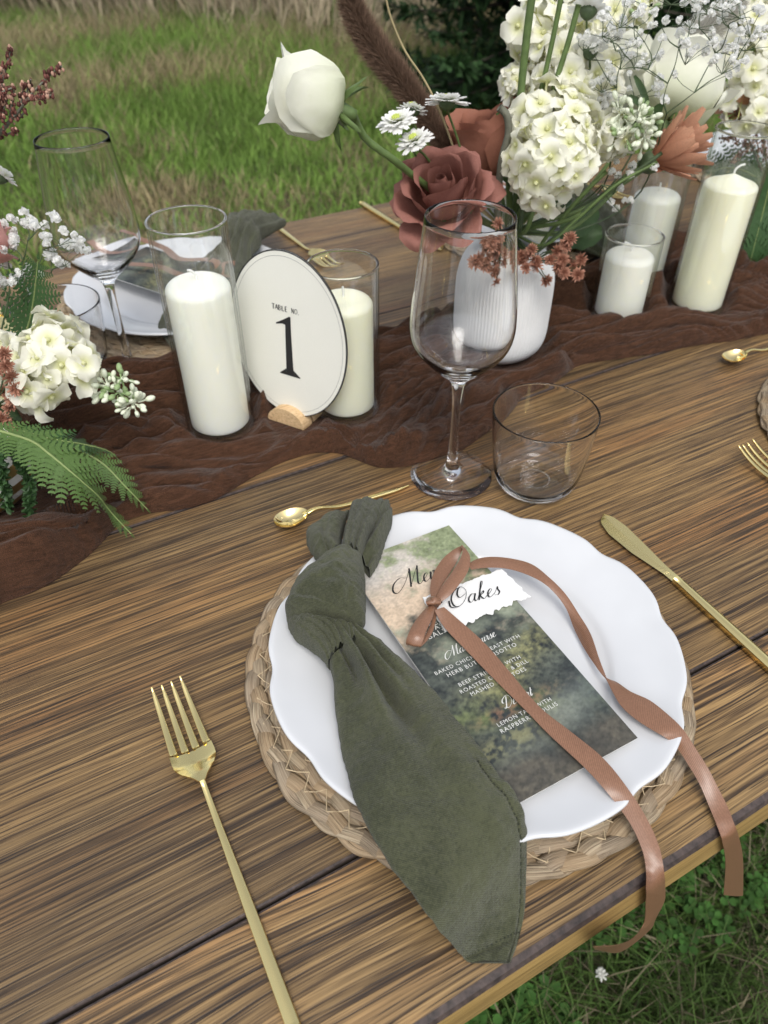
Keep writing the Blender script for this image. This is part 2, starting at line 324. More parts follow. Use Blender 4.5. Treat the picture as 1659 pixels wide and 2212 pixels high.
# the patch of lawn under the near edge of the table
n = 46000; x = -.35+1.5*RNG.random(n); y = -.62+.95*RNG.random(n); a = fbm(x*7, y*7, 5, 3); a2 = fbm(x*22, y*22, 8, 2)
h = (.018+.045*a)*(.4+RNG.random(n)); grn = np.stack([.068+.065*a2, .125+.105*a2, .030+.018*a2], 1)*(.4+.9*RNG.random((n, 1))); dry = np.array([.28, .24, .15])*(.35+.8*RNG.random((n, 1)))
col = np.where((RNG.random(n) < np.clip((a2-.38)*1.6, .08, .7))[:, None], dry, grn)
V, T, C = blades(x, y, np.full(n, GROUND-.003), h, .0016+.0022*RNG.random(n), h*(.5+1.6*RNG.random(n)), RNG.random(n)*6.28, RNG.random(n)*3.14, col)
trimesh('near_grass', V, T, C, GRASSM, kind='stuff')
# broad weed and clover leaflets in it
n = 5200; cx = -.3+1.4*RNG.random(n); cy_ = -.6+.9*RNG.random(n); keep = fbm(cx*6, cy_*6, 33, 2) > .47; cx, cy_ = cx[keep], cy_[keep]; vs, ts, cs = [], [], []
for i in range(len(cx)):
    r = .006+.007*random.random(); zz = GROUND+.012+.03*random.random(); c0 = np.array([.060, .15, .03])*(.6+.9*random.random()); th0 = random.random()*6
    for q in range(3):
        th = th0+q*2.094; d = np.array([math.cos(th), math.sin(th), 0]); p = np.array([-d[1], d[0], 0]); base = np.array([cx[i], cy_[i], zz]); up = random.uniform(-.1, .5)
        P = [base, base+d*r*.6+p*r*.55+[0, 0, r*up], base+d*r*1.25+p*r*.35+[0, 0, r*up*.8], base+d*r*1.2-p*r*.35+[0, 0, r*up*.8], base+d*r*.6-p*r*.55+[0, 0, r*up]]
        o5 = len(vs); vs += P; ts += [(o5, o5+1, o5+2), (o5, o5+2, o5+3), (o5, o5+3, o5+4)]; cs += [c0*.8, c0, c0*1.15, c0*1.15, c0]
trimesh('clover', np.array(vs), ts, np.array(cs), GRASSM, kind='stuff')
# one small white clover blossom
cfm = petal_mat('clover_white', (.55, .6, .4), (.8, .8, .74), .004)
p = at(1299, 2105, GROUND+.055); t = thing('clover_flower', 'tiny white blossom in the grass below the table edge', 'flower', (p[0], p[1], GROUND))
mb = MB(); mb.tube(np.array([[p[0], p[1], GROUND], [p[0]+.003, p[1], GROUND+.03], p]), .0008, 5); mb.build('stem', plain('clover_stem', (.08, .16, .04)), t)
mb = MB()
for i in range(26):
    d = unit(RNG.normal(size=3)+[0, 0, .7]); mb.blob(p+d*.005, .0028, 4, 5, (.6, .6, 1.5), frame(d))
mb.build('blossom', cfm, t)

# ------------------------------------------------------------------ two dark spruces behind the bouquet
def spruce(fwd, lat, hgt, rad, label, seed):
    R = np.random.default_rng(seed); c = ground_pt([fwd], [lat])[0]; base = np.array([c[0], c[1], GROUND]); t = thing('spruce_tree', label, 'tree', base)
    mb = MB(); zs = np.linspace(0, hgt, 14); P = base+np.stack([.03*np.sin(zs*3), .03*np.cos(zs*2), zs], 1); mb.tube(P, .075*(1-zs/hgt)+.006, 9); mb.build('trunk', BARK, t)
    mb = MB(); vs, ts, cs = [], [], []; o = 0
    for i in range(150):
        f = R.random()**1.3; z = .08+f*(hgt-.2); th = R.random()*6.283; L = rad*(1-f)**.8*(.75+.4*R.random())+.08; d = np.array([math.cos(th), math.sin(th), 0]); side = np.array([-d[1], d[0], 0])
        tt = np.linspace(0, 1, 7)[:, None]; br = base+[0, 0, z]+d*L*tt+np.array([0, 0, 1])*(-.22*L*tt+.16*L*tt**3); mb.tube(br, np.linspace(.011, .002, 7), 4, cap=False)
        m_ = int(260*L+60); s = R.random(m_)**.7; q = base+[0, 0, z]+d*(L*s)[:, None]+np.stack([0*s, 0*s, -.22*L*s+.16*L*s**3], 1)
        sp = (.05+.26*(1-s)*L)*R.uniform(-1, 1, m_); q = q+side*sp[:, None]+np.array([0, 0, 1])*(-.25*np.abs(sp)+R.normal(0, .012, m_))[:, None]
        nd_ = d*.55+side*np.sign(sp)[:, None]*.8+R.normal(0, .45, (m_, 3)); nd_ /= np.linalg.norm(nd_, axis=1)[:, None]; ln = .045+.05*R.random(m_); w = np.cross(nd_, [0, 0, 1.]); w /= np.linalg.norm(w, axis=1)[:, None]+1e-6; w = w*(.010+.007*R.random(m_))[:, None]
        tip = q+nd_*ln[:, None]; V = np.stack([q-w, q+w, tip+w*.5, tip-w*.5], 1).reshape(-1, 3); kk = np.arange(m_)[:, None]*4+o
        ts.append(np.concatenate([kk+[0, 1, 2], kk+[0, 2, 3]])); vs.append(V); o += len(V); cl_ = np.array([.028, .062, .020])*(.45+1.2*R.random((m_, 1)))*(1.5 if R.random() < .25 else 1); cs.append(np.repeat(cl_, 4, 0))
    mb.build('branches', BARK, t); cr = trimesh('crown', np.concatenate(vs)-base, np.concatenate(ts), np.concatenate(cs), GRASSM); cr.parent = t
BARK = plain('spruce_bark', (.055, .042, .032), .9, .4, 40, bmp=.004)
spruce(5.0, .98, 3.2, 1.05, 'dark green spruce with low branches behind the brown pampas plume', 3)
spruce(6.9, 3.2, 4.4, 1.6, 'larger dark spruce behind the white hydrangeas, at the right edge', 4)
spruce(8.0, 2.35, 4.0, 1.3, 'dark spruce standing between and behind the two nearer ones', 5)

# ------------------------------------------------------------------ the farm table
TX0, TX1 = -.62, 2.05
t = thing('farm_table', 'long stained plank table with dark grain on the grass', 'table', ((TX0+TX1)/2, .57, GROUND))
WA = wood_mat('board_plain', .3, .0018, bias=-.004); WB = wood_mat('board_cathedral', 5.2, .004, .026, light=(.40, .27, .12), orange=(.40, .19, .075), bias=.0, freq=.6)
WC = wood_mat('board_far', 9.1, .003, bias=-.004); WE = wood_mat('board_edge', 2.2, .002, light=(.46, .32, .13), mid=(.26, .17, .065), dark=(.09, .058, .025), bias=.03, freq=.8)
WD = plain('worn_dark_arris', (.05, .035, .03), .6, .6, 260, bmp=.0006); UNDER_GAP = plain('underside_gap_shade', (.030, .021, .014), .8, .3, 30)
for (y0, y1, mt) in ((.0822, .1700, WB), (.1716, .4990, WA), (.5005, .7300, WA), (.7312, .9660, WC), (.9675, 1.0560, WC)):
    mb = MB(); r = .0022; th = .038; nx = 90; X = np.linspace(TX0, TX1, nx)
    r = r if y0 < .1 else .0007; r1 = .0007 if y1 < 1.05 else .001; prof = [(y0+r*2.2, 0), (y0+r*.7, -r*.35), (y0, -r*1.6), (y0, -th), (y1, -th), (y1, -r1*1.6), (y1-r1*.7, -r1*.35), (y1-r1*2.2, 0)]
    G = np.zeros((nx, 8, 3)); wob = (fbm(X*9, X*0+y0*50, 2)-.5)*.0012
    for j, (yy, zz) in enumerate(prof): G[:, j] = np.stack([X, np.full(nx, yy)+(wob if j in (0, 1, 2) else 0), np.full(nx, zz)+(wob*.5 if j in (1, 2) else 0)], 1)
    for j in range(8):
        mb.cur = {0: 1, 1: 1, 2: 2 if y0 < .1 else 3, 3: 3, 4: 2 if y1 > 1.05 else 3, 5: 1, 6: 1, 7: 0}[j]; mb.grid(np.stack([G[:, j], G[:, (j+1) % 8]], 1))  # plank sides facing a gap are coloured dark for the shade inside it
    for i in (0, nx-1): mb.cur = 2; mb.add(G[i], [tuple(range(8)) if i else tuple(range(8))[::-1]])
    mb.build('plank', [mt, WD, WE, UNDER_GAP], t, smooth=False)
for y0 in (.16, .95):
    mb = MB(); mb.box(TX0+.1, TX1-.1, y0, y0+.025, -.13, -.0385); mb.build('apron', WE, t, smooth=False)
for x0 in (TX0+.12, TX1-.21):
    for y0 in (.19, .86):
        mb = MB(); mb.box(x0, x0+.09, y0, y0+.09, GROUND, -.039); mb.build('leg', WC, t, smooth=False)
# ------------------------------------------------------------------ runner of crinkled gauze down the middle
m, nt, b = newmat('crinkled_gauze'); tc = nd(nt, 'ShaderNodeTexCoord').outputs['Object']
g1 = noise(nt, mapped(nt, tc, (55, 430, 300)), 1, 3, .6, .8); g2 = noise(nt, tc, 2600, 1); g3 = noise(nt, mapped(nt, tc, (260, 160, 200)), 1, 3, .6)
setb(b, Base_Color=ramp(nt, mth(nt, 'ADD', mth(nt, 'MULTIPLY', g1, .6), mth(nt, 'MULTIPLY', g2, .4)), [(.36, (.034, .017, .010)), (.62, (.088, .042, .024))]), Roughness=.95); b.inputs['Specular IOR Level'].default_value = .04; b.inputs['Sheen Weight'].default_value = .12
bump(nt, b, mth(nt, 'ADD', g1, mth(nt, 'MULTIPLY', g3, .5)), .9, .0016)
tr = nd(nt, 'ShaderNodeBsdfTransparent'); mx = nd(nt, 'ShaderNodeMixShader', {0: ramp(nt, g2, [(.40, (.26,)*3), (.54, (0, 0, 0))]), 1: b.outputs[0], 2: tr.outputs[0]}); nt.links.new(mx.outputs[0], nt.nodes['Material Output'].inputs[0]); RUNM = m
NEARE = [(-.62, .30), (-.22, .33)] + [tuple(at(*q)[:2]) for q in ((0, 1303), (60, 1287), (130, 1250), (195, 1200), (262, 1128), (330, 1108), (400, 1102), (470, 1080), (540, 1035), (600, 1005), (680, 978), (745, 978), (800, 1012), (860, 1012), (930, 1000), (1000, 975), (1060, 930), (1108, 885), (1125, 858), (1190, 832), (1250, 790), (1330, 776), (1410, 766), (1500, 748), (1580, 738), (1659, 722))] + [(1.2, .475), (1.6, .47), (2.05, .46)]
FARE = [(-.62, .66), (-.2, .67)] + [tuple(at(*q)[:2]) for q in ((230, 822), (300, 800), (375, 787), (470, 760), (816, 728), (863, 719), (980, 690), (1100, 640), (1200, 602), (1290, 577), (1400, 545), (1500, 525), (1659, 505))] + [(1.5, .72), (2.05, .70)]
NX, NY = 950, 270
X = np.linspace(-.62, 2.05, NX); ne = np.array(NEARE); fe = np.array(FARE); ne = ne[np.argsort(ne[:, 0])]; fe = fe[np.argsort(fe[:, 0])]
y0 = np.interp(X, ne[:, 0], ne[:, 1]); y1 = np.interp(X, fe[:, 0], fe[:, 1]); ker = np.hanning(13); ker /= ker.sum()
y0 = np.convolve(np.pad(y0, 6, 'edge'), ker, 'valid'); y1 = np.convolve(np.pad(y1, 6, 'edge'), ker, 'valid')
Tt = np.linspace(0, 1, NY)[None]; XX = np.broadcast_to(X[:, None], (NX, NY)); YY = y0[:, None]*(1-Tt)+y1[:, None]*Tt
def ridge(x, y, s, p=2.2): return (1-np.abs(2*vnoise(x, y, s)-1))**p
wx = XX+.05*(fbm(XX*6, YY*6, 51)-.5); wy = YY+.045*(fbm(XX*5, YY*7, 52)-.5)*2
skew = wy+.25*wx*(fbm(XX*2.5, XX*0, 60)-.45)
Z1 = ridge(wx*8, skew*42, 53, 3.5); Z2 = ridge(wx*17, skew*105, 54, 3); Z3 = ridge(wx*30, skew*230, 55, 2); Zl = fbm(XX*9, YY*14, 56, 2)
big = ridge(wx*4.5+3, skew*15, 57, 4)
edge = np.minimum(1, np.minimum(Tt, 1-Tt)*22)**.5
ph1 = 2*PI*(skew/.030+3.4*fbm(wx*2.6, wy*4.5, 61, 3)); ph2 = 2*PI*((skew+.35*wx*(vnoise(wx*2, wy*4, 68)-.5))/.0120+3.6*fbm(wx*6+4, wy*9, 62, 3)); F1 = 1.7*(.5+.5*np.sin(ph1))**1.5*(.28+1.8*vnoise(wx*3.5, skew*22, 63)**1.4); F2 = 1.5*(.5+.5*np.sin(ph2))**1.3*(.15+1.8*vnoise(wx*8, skew*40, 64)**1.4); F3 = (.5+.5*np.sin(2*PI*(skew/.0052+3.*fbm(wx*14+9, wy*16, 65, 2))))*vnoise(XX*20, YY*40, 66)*2.6
Z = .0012+edge*(.0100*F1+.0110*(.5+.5*np.sin(2*PI*(skew/.070+1.8*fbm(wx*3+7, wy*4, 69, 2))))**2+.0042*F2+.0014*F3+.08*(.0018+.0140*Z1*(.35+Zl)+.0075*Z2*(.4+.8*Zl)+.0024*Z3+.012*big+.002*Zl))
hem = np.exp(-((Tt-.045)/.035)**2)*.007*(.4+fbm(XX*14, XX*0+3, 58, 2)); Z = Z+hem*edge
YY = YY+edge*(-.0050*np.cos(ph1)*np.clip(F1, 0, 1)**.5-.0016*np.cos(ph2))+.004*np.sin(wx*60+skew*30)*(Zl-.5)
flat = np.zeros_like(Z)                                                     # pressed flat under whatever stands on it
for (cx, cy_, r) in ((.1523, .5987, .034), (.2717, .5665, .033), (.6386, .5862, .034), (.7259, .6444, .034), (.7391, .5598, .035), (.466, .587, .050), (.2185, .570, .026), (.235, .64, .034), (.62, .70, .034), (-.03, .60, .05), (1.08, .57, .06)):
    flat = np.maximum(flat, np.clip(1.35-np.hypot(XX-cx, YY-cy_)/r, 0, .35)/.35)
Z = Z*(1-flat)+np.minimum(Z, .0035)*flat
mb = MB(); top = np.stack([XX, YY, Z], -1); mb.grid(top, flip=True); bot = top.copy()[:, [0, -1]]; bot[..., 2] = .0006
mb.grid(np.stack([top[:, 0], bot[:, 0]], 1)); mb.grid(np.stack([bot[:, 1], top[:, -1]], 1))
tag(mb.build('table_runner', RUNM), 'crumpled dark brown gauze runner down the middle of the table', 'table runner')

# ------------------------------------------------------------------ glassware
GLASS = glass_mat('clear_glass', (1, 1, 1), 1.42); GLASS2 = thin_glass('cylinder_glass', (.42, .50, .46))
def wine_glass(loc, label):
    t = thing('wine_glass', label, 'wine glass', (0, 0, 0), 'stemmed wine glasses')
    foot = [(0, .0010), (.020, .0012), (.0355, .0003), (.0360, .0009), (.0355, .0016), (.024, .0030), (.013, .0052), (.0078, .0085), (.0056, .0125)]
    stem = [(.0056, .0125), (.0046, .018), (.0040, .030), (.0036, .055), (.0038, .078), (.0050, .0915), (.0062, .0965)]
    out = [(.0062, .0965), (.0100, .1010), (.0185, .1085), (.0300, .1200), (.0376, .1310), (.0404, .1430), (.0400, .158), (.0380, .178), (.0355, .199), (.0330, .219), (.0319, .2282)]
    inn = [(.0316, .2288), (.0312, .2282), (.0322, .219), (.0347, .199), (.0371, .178), (.0391, .158), (.0394, .1436), (.0366, .1320), (.0288, .1215), (.0170, .1112), (.0080, .1062), (0, .1050)]
    cv = lambda P, n: resample(np.array(P), n)
    pr_ = np.vstack([foot[:6], cv(foot[5:], 12)[1:], cv(stem, 20)[1:], cv(out, 34)[1:], inn[:1], cv(inn[1:], 34)])
    # one closed body of glass; foot, stem and bowl meet under the skin
    mb = MB(); mb.lathe(pr_, 72); mb.build('bowl', GLASS, t)
    t.location = V3(loc); return t
wg = wine_glass((.3056, .4298, .0004), 'empty wine glass standing in front of the white vase, beside the low tumbler')
dup(wg, (.104, .752, .0004), 'empty wine glass between the left flowers and the far plate')
dup(wg, (1.17, .752, .0004), 'empty wine glass on the far side behind the right hand flowers')
def tumbler(loc, label):
    t = thing('tumbler', label, 'glass tumbler', (0, 0, 0), 'low tumblers')
    out = [(0, .0012), (.018, .0010), (.0225, .0002), (.0275, .0008), (.0325, .0050), (.0358, .0115), (.0380, .0215), (.0403, .040), (.0424, .062), (.0433, .0745)]
    rim = [(.0433, .0755), (.0427, .0761), (.0420, .0755)]; inn = [(.0419, .0745), (.0409, .062), (.0388, .040), (.0364, .0225), (.0342, .014), (.0305, .0085), (.0245, .0060), (.012, .0052), (0, .0052)]
    pr_ = np.vstack([out[:3], resample(out[2:], 34)[1:], rim, resample(inn, 34)]); mb = MB(); mb.lathe(pr_, 80); mb.build('body', GLASS, t)
    mb = MB()                                                                # raised moulding mark on the base
    for k in range(40): a = k/40*2*PI; mb.blob((.0125*math.cos(a), .0125*math.sin(a), .0055), .0007, 4, 5)
    mb.build('base_mark', GLASS, t); t.location = V3(loc); return t
tb = tumbler((.3629, .3845, .0004), 'empty low tumbler beside the foot of the wine glass, above the plate')
dup(tb, (.052, .778, .0004), 'empty low tumbler behind the left flowers and baby\'s breath')

# ------------------------------------------------------------------ pillar candles, each in its own cylinder
def wax_mat(name, c, top):
    m, nt, b = newmat(name); tc = nd(nt, 'ShaderNodeTexCoord').outputs['Object']; z = nd(nt, 'ShaderNodeSeparateXYZ', {0: tc}).outputs[2]
    n = noise(nt, tc, 45, 3); n2 = noise(nt, mapped(nt, tc, (30, 30, 8)), 1, 3)
    f = ramp(nt, mth(nt, 'ADD', mth(nt, 'DIVIDE', z, .02), mth(nt, 'MULTIPLY', mth(nt, 'SUBTRACT', n, .5), .3)), [(.0, (0, 0, 0)), (1., (1, 1, 1))])
    cc = ramp(nt, n2, [(.3, tuple(x*.95 for x in c)), (.7, c)]); setb(b, Base_Color=mixc(nt, f, cc, top), Roughness=.42); b.inputs['Subsurface Weight'].default_value = .6
    b.inputs['Subsurface Radius'].default_value = (1., .95, .7); b.inputs['Subsurface Scale'].default_value = .02; b.inputs['Specular IOR Level'].default_value = .35; bump(nt, b, n, .25, .0006); return m
WAXW = wax_mat('wax_ivory', (.95, .94, .83), (.96, .96, .91)); WAXY = wax_mat('wax_cream', (.95, .93, .72), (.95, .95, .84)); WICK = plain('wick_cotton', (.82, .82, .78), .8)
def hold(P, e=.0004):
    P = [np.array(p, float) for p in P]; out = [P[0]]
    for a, b in zip(P[:-1], P[1:]):
        L = np.linalg.norm(b-a)
        if L > e*4: out += [a+(b-a)*e/L, b-(b-a)*e/L]
        out.append(b)
    return np.array(out)
def candle(x, y, H, label, wax=WAXW, cone=0., wick=(.004, .003), r=.0262, z0=.0080, gl=None, gh=None, R=.0318):
    t = thing('pillar_candle', label, 'candle', (x, y, z0), 'pillar candles in glass cylinders'); h = H-z0
    s = .011 if not cone else .007
    prof = [(0, 0), (r-.002, 0), (r, .002), (r, h-s)]+[(r-s+s*math.cos(a), h-s+(s*.72)*math.sin(a)) for a in np.linspace(.2, PI/2, 9)]+[((r-s)*f, h-s*.28+(.0010+cone)*(1-f)**.9) for f in (.75, .5, .3, .12, 0)]
    mb = MB(); P = hold(prof, .0008); P[:, 1] -= h; mb.lathe(P, 56); o = mb.mesh('candle_wax', wax); ob = bpy.data.objects.new('wax', o); COL.objects.link(ob); ob.parent = t; ob.location = (0, 0, h)
    mb = MB(); p0 = np.array([x, y, z0+h-s*.28+cone]); mb.tube(resample([p0-[0, 0, .002], p0+[0, 0, .005], p0+[wick[0]*.5, wick[1]*.5, .009], p0+[wick[0], wick[1], .010]], 10), .0011, 7); mb.build('wick', WICK, t)
    g = thing('glass_cylinder', gl, 'candle glass', (x, y, .0038), 'glass cylinders'); mb = MB()
    pr_ = [(0, .0008), (R-.006, .0006), (R-.001, .0002), (R, .0016), (R, gh-.0016), (R+.0003, gh-.0009), (R-.0001, gh-.0002), (R-.0010, gh), (R-.0018, gh-.0002), (R-.0022, gh-.0009), (R-.0018, gh-.0016), (R-.0018, .005), (R-.0034, .0036), (0, .0034)]
    ph_ = hold(pr_); mb.lathe(ph_, 72); mb.mi = [int(max(ph_[i, 1], ph_[i+1, 1]) > gh-.0022 and min(ph_[i, 1], ph_[i+1, 1]) > gh-.01) for i in range(len(ph_)-1) for _ in range(72)]; o = mb.mesh('cylinder', [GLASS2, GLASS]); ob = bpy.data.objects.new('cylinder', o); COL.objects.link(ob); ob.parent = g
candle(.1523, .5987, .1515, 'tall ivory candle left of the oval table sign', gl='tallest glass cylinder left of the oval table sign', gh=.196, wick=(-.006, .001), r=.0272)
candle(.2717, .5665, .1225, 'cream candle half hidden behind the right edge of the oval sign', WAXY, gl='medium glass cylinder behind the right edge of the oval sign', gh=.147, wick=(0, .001), r=.0262)
candle(.243, .660, .082, 'short candle hidden behind the oval sign', gl='short glass cylinder behind the oval sign', gh=.098)
candle(.6386, .5862, .0835, 'short white candle in front of the group of three right of the vase', gl='shortest glass cylinder, in front of the three right of the vase', gh=.0965, wick=(-.007, .006), r=.0268)
candle(.7259, .6444, .1175, 'medium white candle behind the short one, below the coppery chrysanthemum', gl='medium glass cylinder below the coppery chrysanthemum', gh=.144, wick=(0, 0), r=.0266)
candle(.7391, .5598, .1490, 'tall cream candle at the right with a peaked top', WAXY, .008, (.008, -.004), gl='tall glass cylinder around the peaked cream candle', gh=.197, r=.0285)
candle(.615, .740, .135, 'white candle behind the vase and its stems', gl='medium glass cylinder behind the vase and its stems', gh=.147)

# ------------------------------------------------------------------ table sign: oval card in a wooden foot
INK = plain('black_ink', (.012, .012, .013), .6); 
m, nt, b = newmat('felt_card'); tc = nd(nt, 'ShaderNodeTexCoord').outputs['UV']
n1 = noise(nt, mapped(nt, tc, (60, 240, 1)), 1, 3, .7, .4); setb(b, Base_Color=ramp(nt, n1, [(.3, (.78, .775, .69)), (.7, (.86, .855, .78))]), Roughness=.85); bump(nt, b, n1, .8, .0007); CARD = m
ph, tilt, sa_, sb_ = math.radians(-57.3), math.radians(4.6), .0620, .0787
SC = np.array([.2197, .5765, .0884]); SH = np.array([math.cos(ph), math.sin(ph), 0]); SN = np.array([SH[1], -SH[0], 0]); SU = np.array([0, 0, math.cos(tilt)])-SN*math.sin(tilt); SNN = np.cross(SH, SU)
def sp(x, y, z=0.): return SC+SH*x+SU*y+SNN*z
t = thing('table_sign', 'oval cream table number card reading TABLE NO. 1', 'table sign', (SC[0], SC[1], .0125))
mb = MB(); a = np.linspace(0, 2*PI, 121)[:-1]; E0 = [sp(sa_*math.cos(q), sb_*math.sin(q), .0008) for q in a]; E1 = [sp(sa_*math.cos(q), sb_*math.sin(q), -.0008) for q in a]
nr = 30; G = np.array([[sp(sa_*f*math.cos(q), sb_*f*math.sin(q), .0008) for q in a] for f in np.linspace(.0005, 1, nr)]); uvg = np.array([[(f*math.cos(q), f*math.sin(q)) for q in a] for f in np.linspace(.0005, 1, nr)])
mb.grid(G, cv=True, uv=uvg); mb.cur = 1; mb.grid(np.array([E0, E1]), cv=True); mb.add(E1, [tuple(range(120))[::-1]])
mb.build('card', [CARD, INK], t)
def band(mb, f, w, z): mb.grid(np.array([[sp((sa_*f-w/2)*math.cos(q), (sb_*f-w/2)*math.sin(q), z) for q in a], [sp((sa_*f+w/2)*math.cos(q), (sb_*f+w/2)*math.sin(q), z) for q in a]]), cv=True)
mb = MB(); band(mb, .935, .00030, .0010); mb.build('border_line', plain('grey_ink', (.22, .22, .21), .6), t)
mb = MB(); band(mb, .993, .0010, .0010); mb.build('black_rim', INK, t)
def poly(mb, pts, fn): mb.add([fn(*p) for p in pts], [tuple(range(len(pts)))])
# numeral 1: quads of an old-style figure
def fig1(fn, s):
    m_ = MB(); q = lambda *P: poly(m_, [(x*s, y*s) for x, y in P], fn)
    q((-.12, -.98), (.16, -.98), (.12, .40), (-.10, .40)); q((-.10, .40), (.12, .40), (.12, 1.0), (-.09, .70)); q((-.09, .70), (.12, 1.), (.06, 1.), (-.16, .86), (-.44, .70), (-.44, .66), (-.20, .72))
    q((-.12, -.80), (-.12, -.98), (-.34, -.98), (-.30, -.94)); q((.16, -.98), (.155, -.80), (.34, -.94), (.38, -.98)); q((-.36, -.98), (.40, -.98), (.42, -1.03), (-.38, -1.03)); return m_
fig1(lambda x, y: sp(x+.001, y-.0075, .0011), .0285).build('numeral', INK, t, smooth=False)
GLY = {'T': [[(.0, 1), (1., 1)], [(.5, 1), (.5, 0), 'W']], 'A': [[(0, 0), (.48, 1)], [(.48, 1), (.95, 0), 'W'], [(.2, .36), (.75, .36)]], 'B': [[(.15, 1), (.15, 0), 'W'], [(.15, 1), (.55, 1), (.72, .78), (.55, .54), (.15, .54)], [(.55, .54), (.85, .28), (.6, 0), (.15, 0)]],
       'L': [[(.2, 1), (.2, 0), 'W'], [(.2, 0), (.8, 0), (.82, .2)]], 'E': [[(.2, 1), (.2, 0), 'W'], [(.2, 1), (.8, 1)], [(.2, .52), (.65, .52)], [(.2, 0), (.82, 0)]], 'N': [[(.12, 0), (.12, 1)], [(.12, 1), (.85, 0), 'W'], [(.85, 0), (.85, 1)]],
       'O': [[(.5, 1), (.85, .8), (.95, .5), (.85, .2), (.5, 0), (.15, .2), (.05, .5), (.15, .8), (.5, 1)]], '.': [[(.2, .08), (.3, .0), 'W']]}
def stroke(mb, P, w, fn):
    P = np.array(P, float); T = np.gradient(P, axis=0); T /= np.linalg.norm(T, axis=1)[:, None]+1e-9; Nn = np.stack([-T[:, 1], T[:, 0]], 1); w = np.broadcast_to(w, (len(P),))[:, None]/2
    mb.grid(np.array([[fn(*p) for p in P+Nn*w], [fn(*p) for p in P-Nn*w]]), flip=False)
for k, ch in enumerate('TABLE NO.'):
    if ch == ' ': continue
    mb = MB(); x0 = -.0150+k*.00340
    for st in GLY[ch]:
        wd = .00095 if st[-1] == 'W' else .00050; P = [p for p in st if p != 'W']
        stroke(mb, [(x0+px*.0031, .0250+py*.0046) for px, py in P], wd, lambda x, y: sp(x, y, .0011))
    mb.build('letter', INK, t, smooth=False)
t = thing('sign_holder', 'small round-fronted pine wood foot holding the oval sign upright', 'card holder', (.2185, .5665, .0035)); PINE = wood_mat('pale_pine', 3, .004, .01, (.42, .27, .14), (.56, .40, .23), (.68, .52, .33), (.60, .42, .24), .03, .5, .6)
hc = np.array([SC[0], SC[1], .0030])-SU*0; mb = MB(); R = .0205; aa = np.linspace(0, PI, 25)
for s0, s1 in ((.0014, .0165), (-.0165, -.0014)):
    f = [hc+SH*R*math.cos(q)+np.array([0, 0, R*.82*math.sin(q)])+SNN*s1 for q in aa]; bk = [hc+SH*R*math.cos(q)+np.array([0, 0, R*.82*math.sin(q)])+SNN*s0 for q in aa]
    mb.add(f+bk, [tuple(range(25)), tuple(range(25, 50))[::-1]]+[(i, i+25, i+26, i+1) for i in range(24)]+[(0, 24, 49, 25)])
mb.build('foot', PINE, t, smooth=False)

# ------------------------------------------------------------------ ribbed white vase
CER = plain('white_ceramic', (.80, .81, .80), .45, .02, 30); CERM = plain('matte_ceramic', (.76, .765, .755), .62, .03, 40, bmp=.0002)
VX, VY = .4660, .5870
def ribs(G, a): G = G.copy(); c = np.stack([np.cos(a), np.sin(a)], 1)[None]; G[..., :2] += c*(.0007*np.abs(np.sin(a*42))[None, :, None])*np.clip((G[..., 2:3]-.004)/.02, 0, 1)*(np.linalg.norm(G[..., :2]-np.array([VX, VY]), axis=-1, keepdims=True) > .02); return G
t = thing('flower_vase', 'white finely ribbed rounded vase holding the central bouquet', 'vase', (VX, VY, .0035)); RV = .0535
prof = [(0, .004), (.026, .0036), (.032, .0050), (.041, .0110), (.0470, .020), (.0495, .034), (.0500, .056), (.0500, .080), (.0488, .094), (.0440, .108), (.0360, .117), (.029, .1205), (.0275, .1220), (.0260, .1210), (.0260, .116), (.034, .108), (.046, .090), (.047, .05), (.037, .012), (0, .009)]
mb = MB(); mb.lathe(np.vstack([prof[:2], resample(prof[1:14], 60)[1:], prof[14:]]), 336, VX, VY, ribs); mb.build('body', CERM, t)

# ------------------------------------------------------------------ place settings: braided mat, scalloped plate
def straw_mat(name, a, b_):
    m, nt, b = newmat(name); uv = nd(nt, 'ShaderNodeTexCoord').outputs['UV']; ob = nd(nt, 'ShaderNodeTexCoord').outputs['Object']
    f = noise(nt, mapped(nt, uv, (34, 26, 1)), 1, 3, .65); f2 = noise(nt, mapped(nt, uv, (10, 60, 1)), 1, 2, .6); p = noise(nt, ob, 38, 2, .5)
    c = ramp(nt, mth(nt, 'ADD', mth(nt, 'MULTIPLY', f, .55), mth(nt, 'MULTIPLY', f2, .45)), [(.34, tuple(x*.32 for x in a)), (.46, a), (.62, b_)]); c = mixc(nt, ramp(nt, p, [(.45, (0, 0, 0)), (.62, (1, 1, 1))]), c, mixc(nt, .25, c, (.42, .28, .15)))
    setb(b, Base_Color=c, Roughness=.62); b.inputs['Specular IOR Level'].default_value = .3; bump(nt, b, mth(nt, 'ADD', f, mth(nt, 'MULTIPLY', f2, .8)), .9, .0012); return m
STRAW = [straw_mat('seagrass_tan', (.32, .245, .16), (.50, .41, .285)), straw_mat('seagrass_grey', (.28, .215, .145), (.44, .36, .26)), straw_mat('seagrass_warm', (.33, .235, .14), (.48, .37, .24))]
THREAD = plain('stitch_thread', (.58, .46, .29), .7, .2, 200)
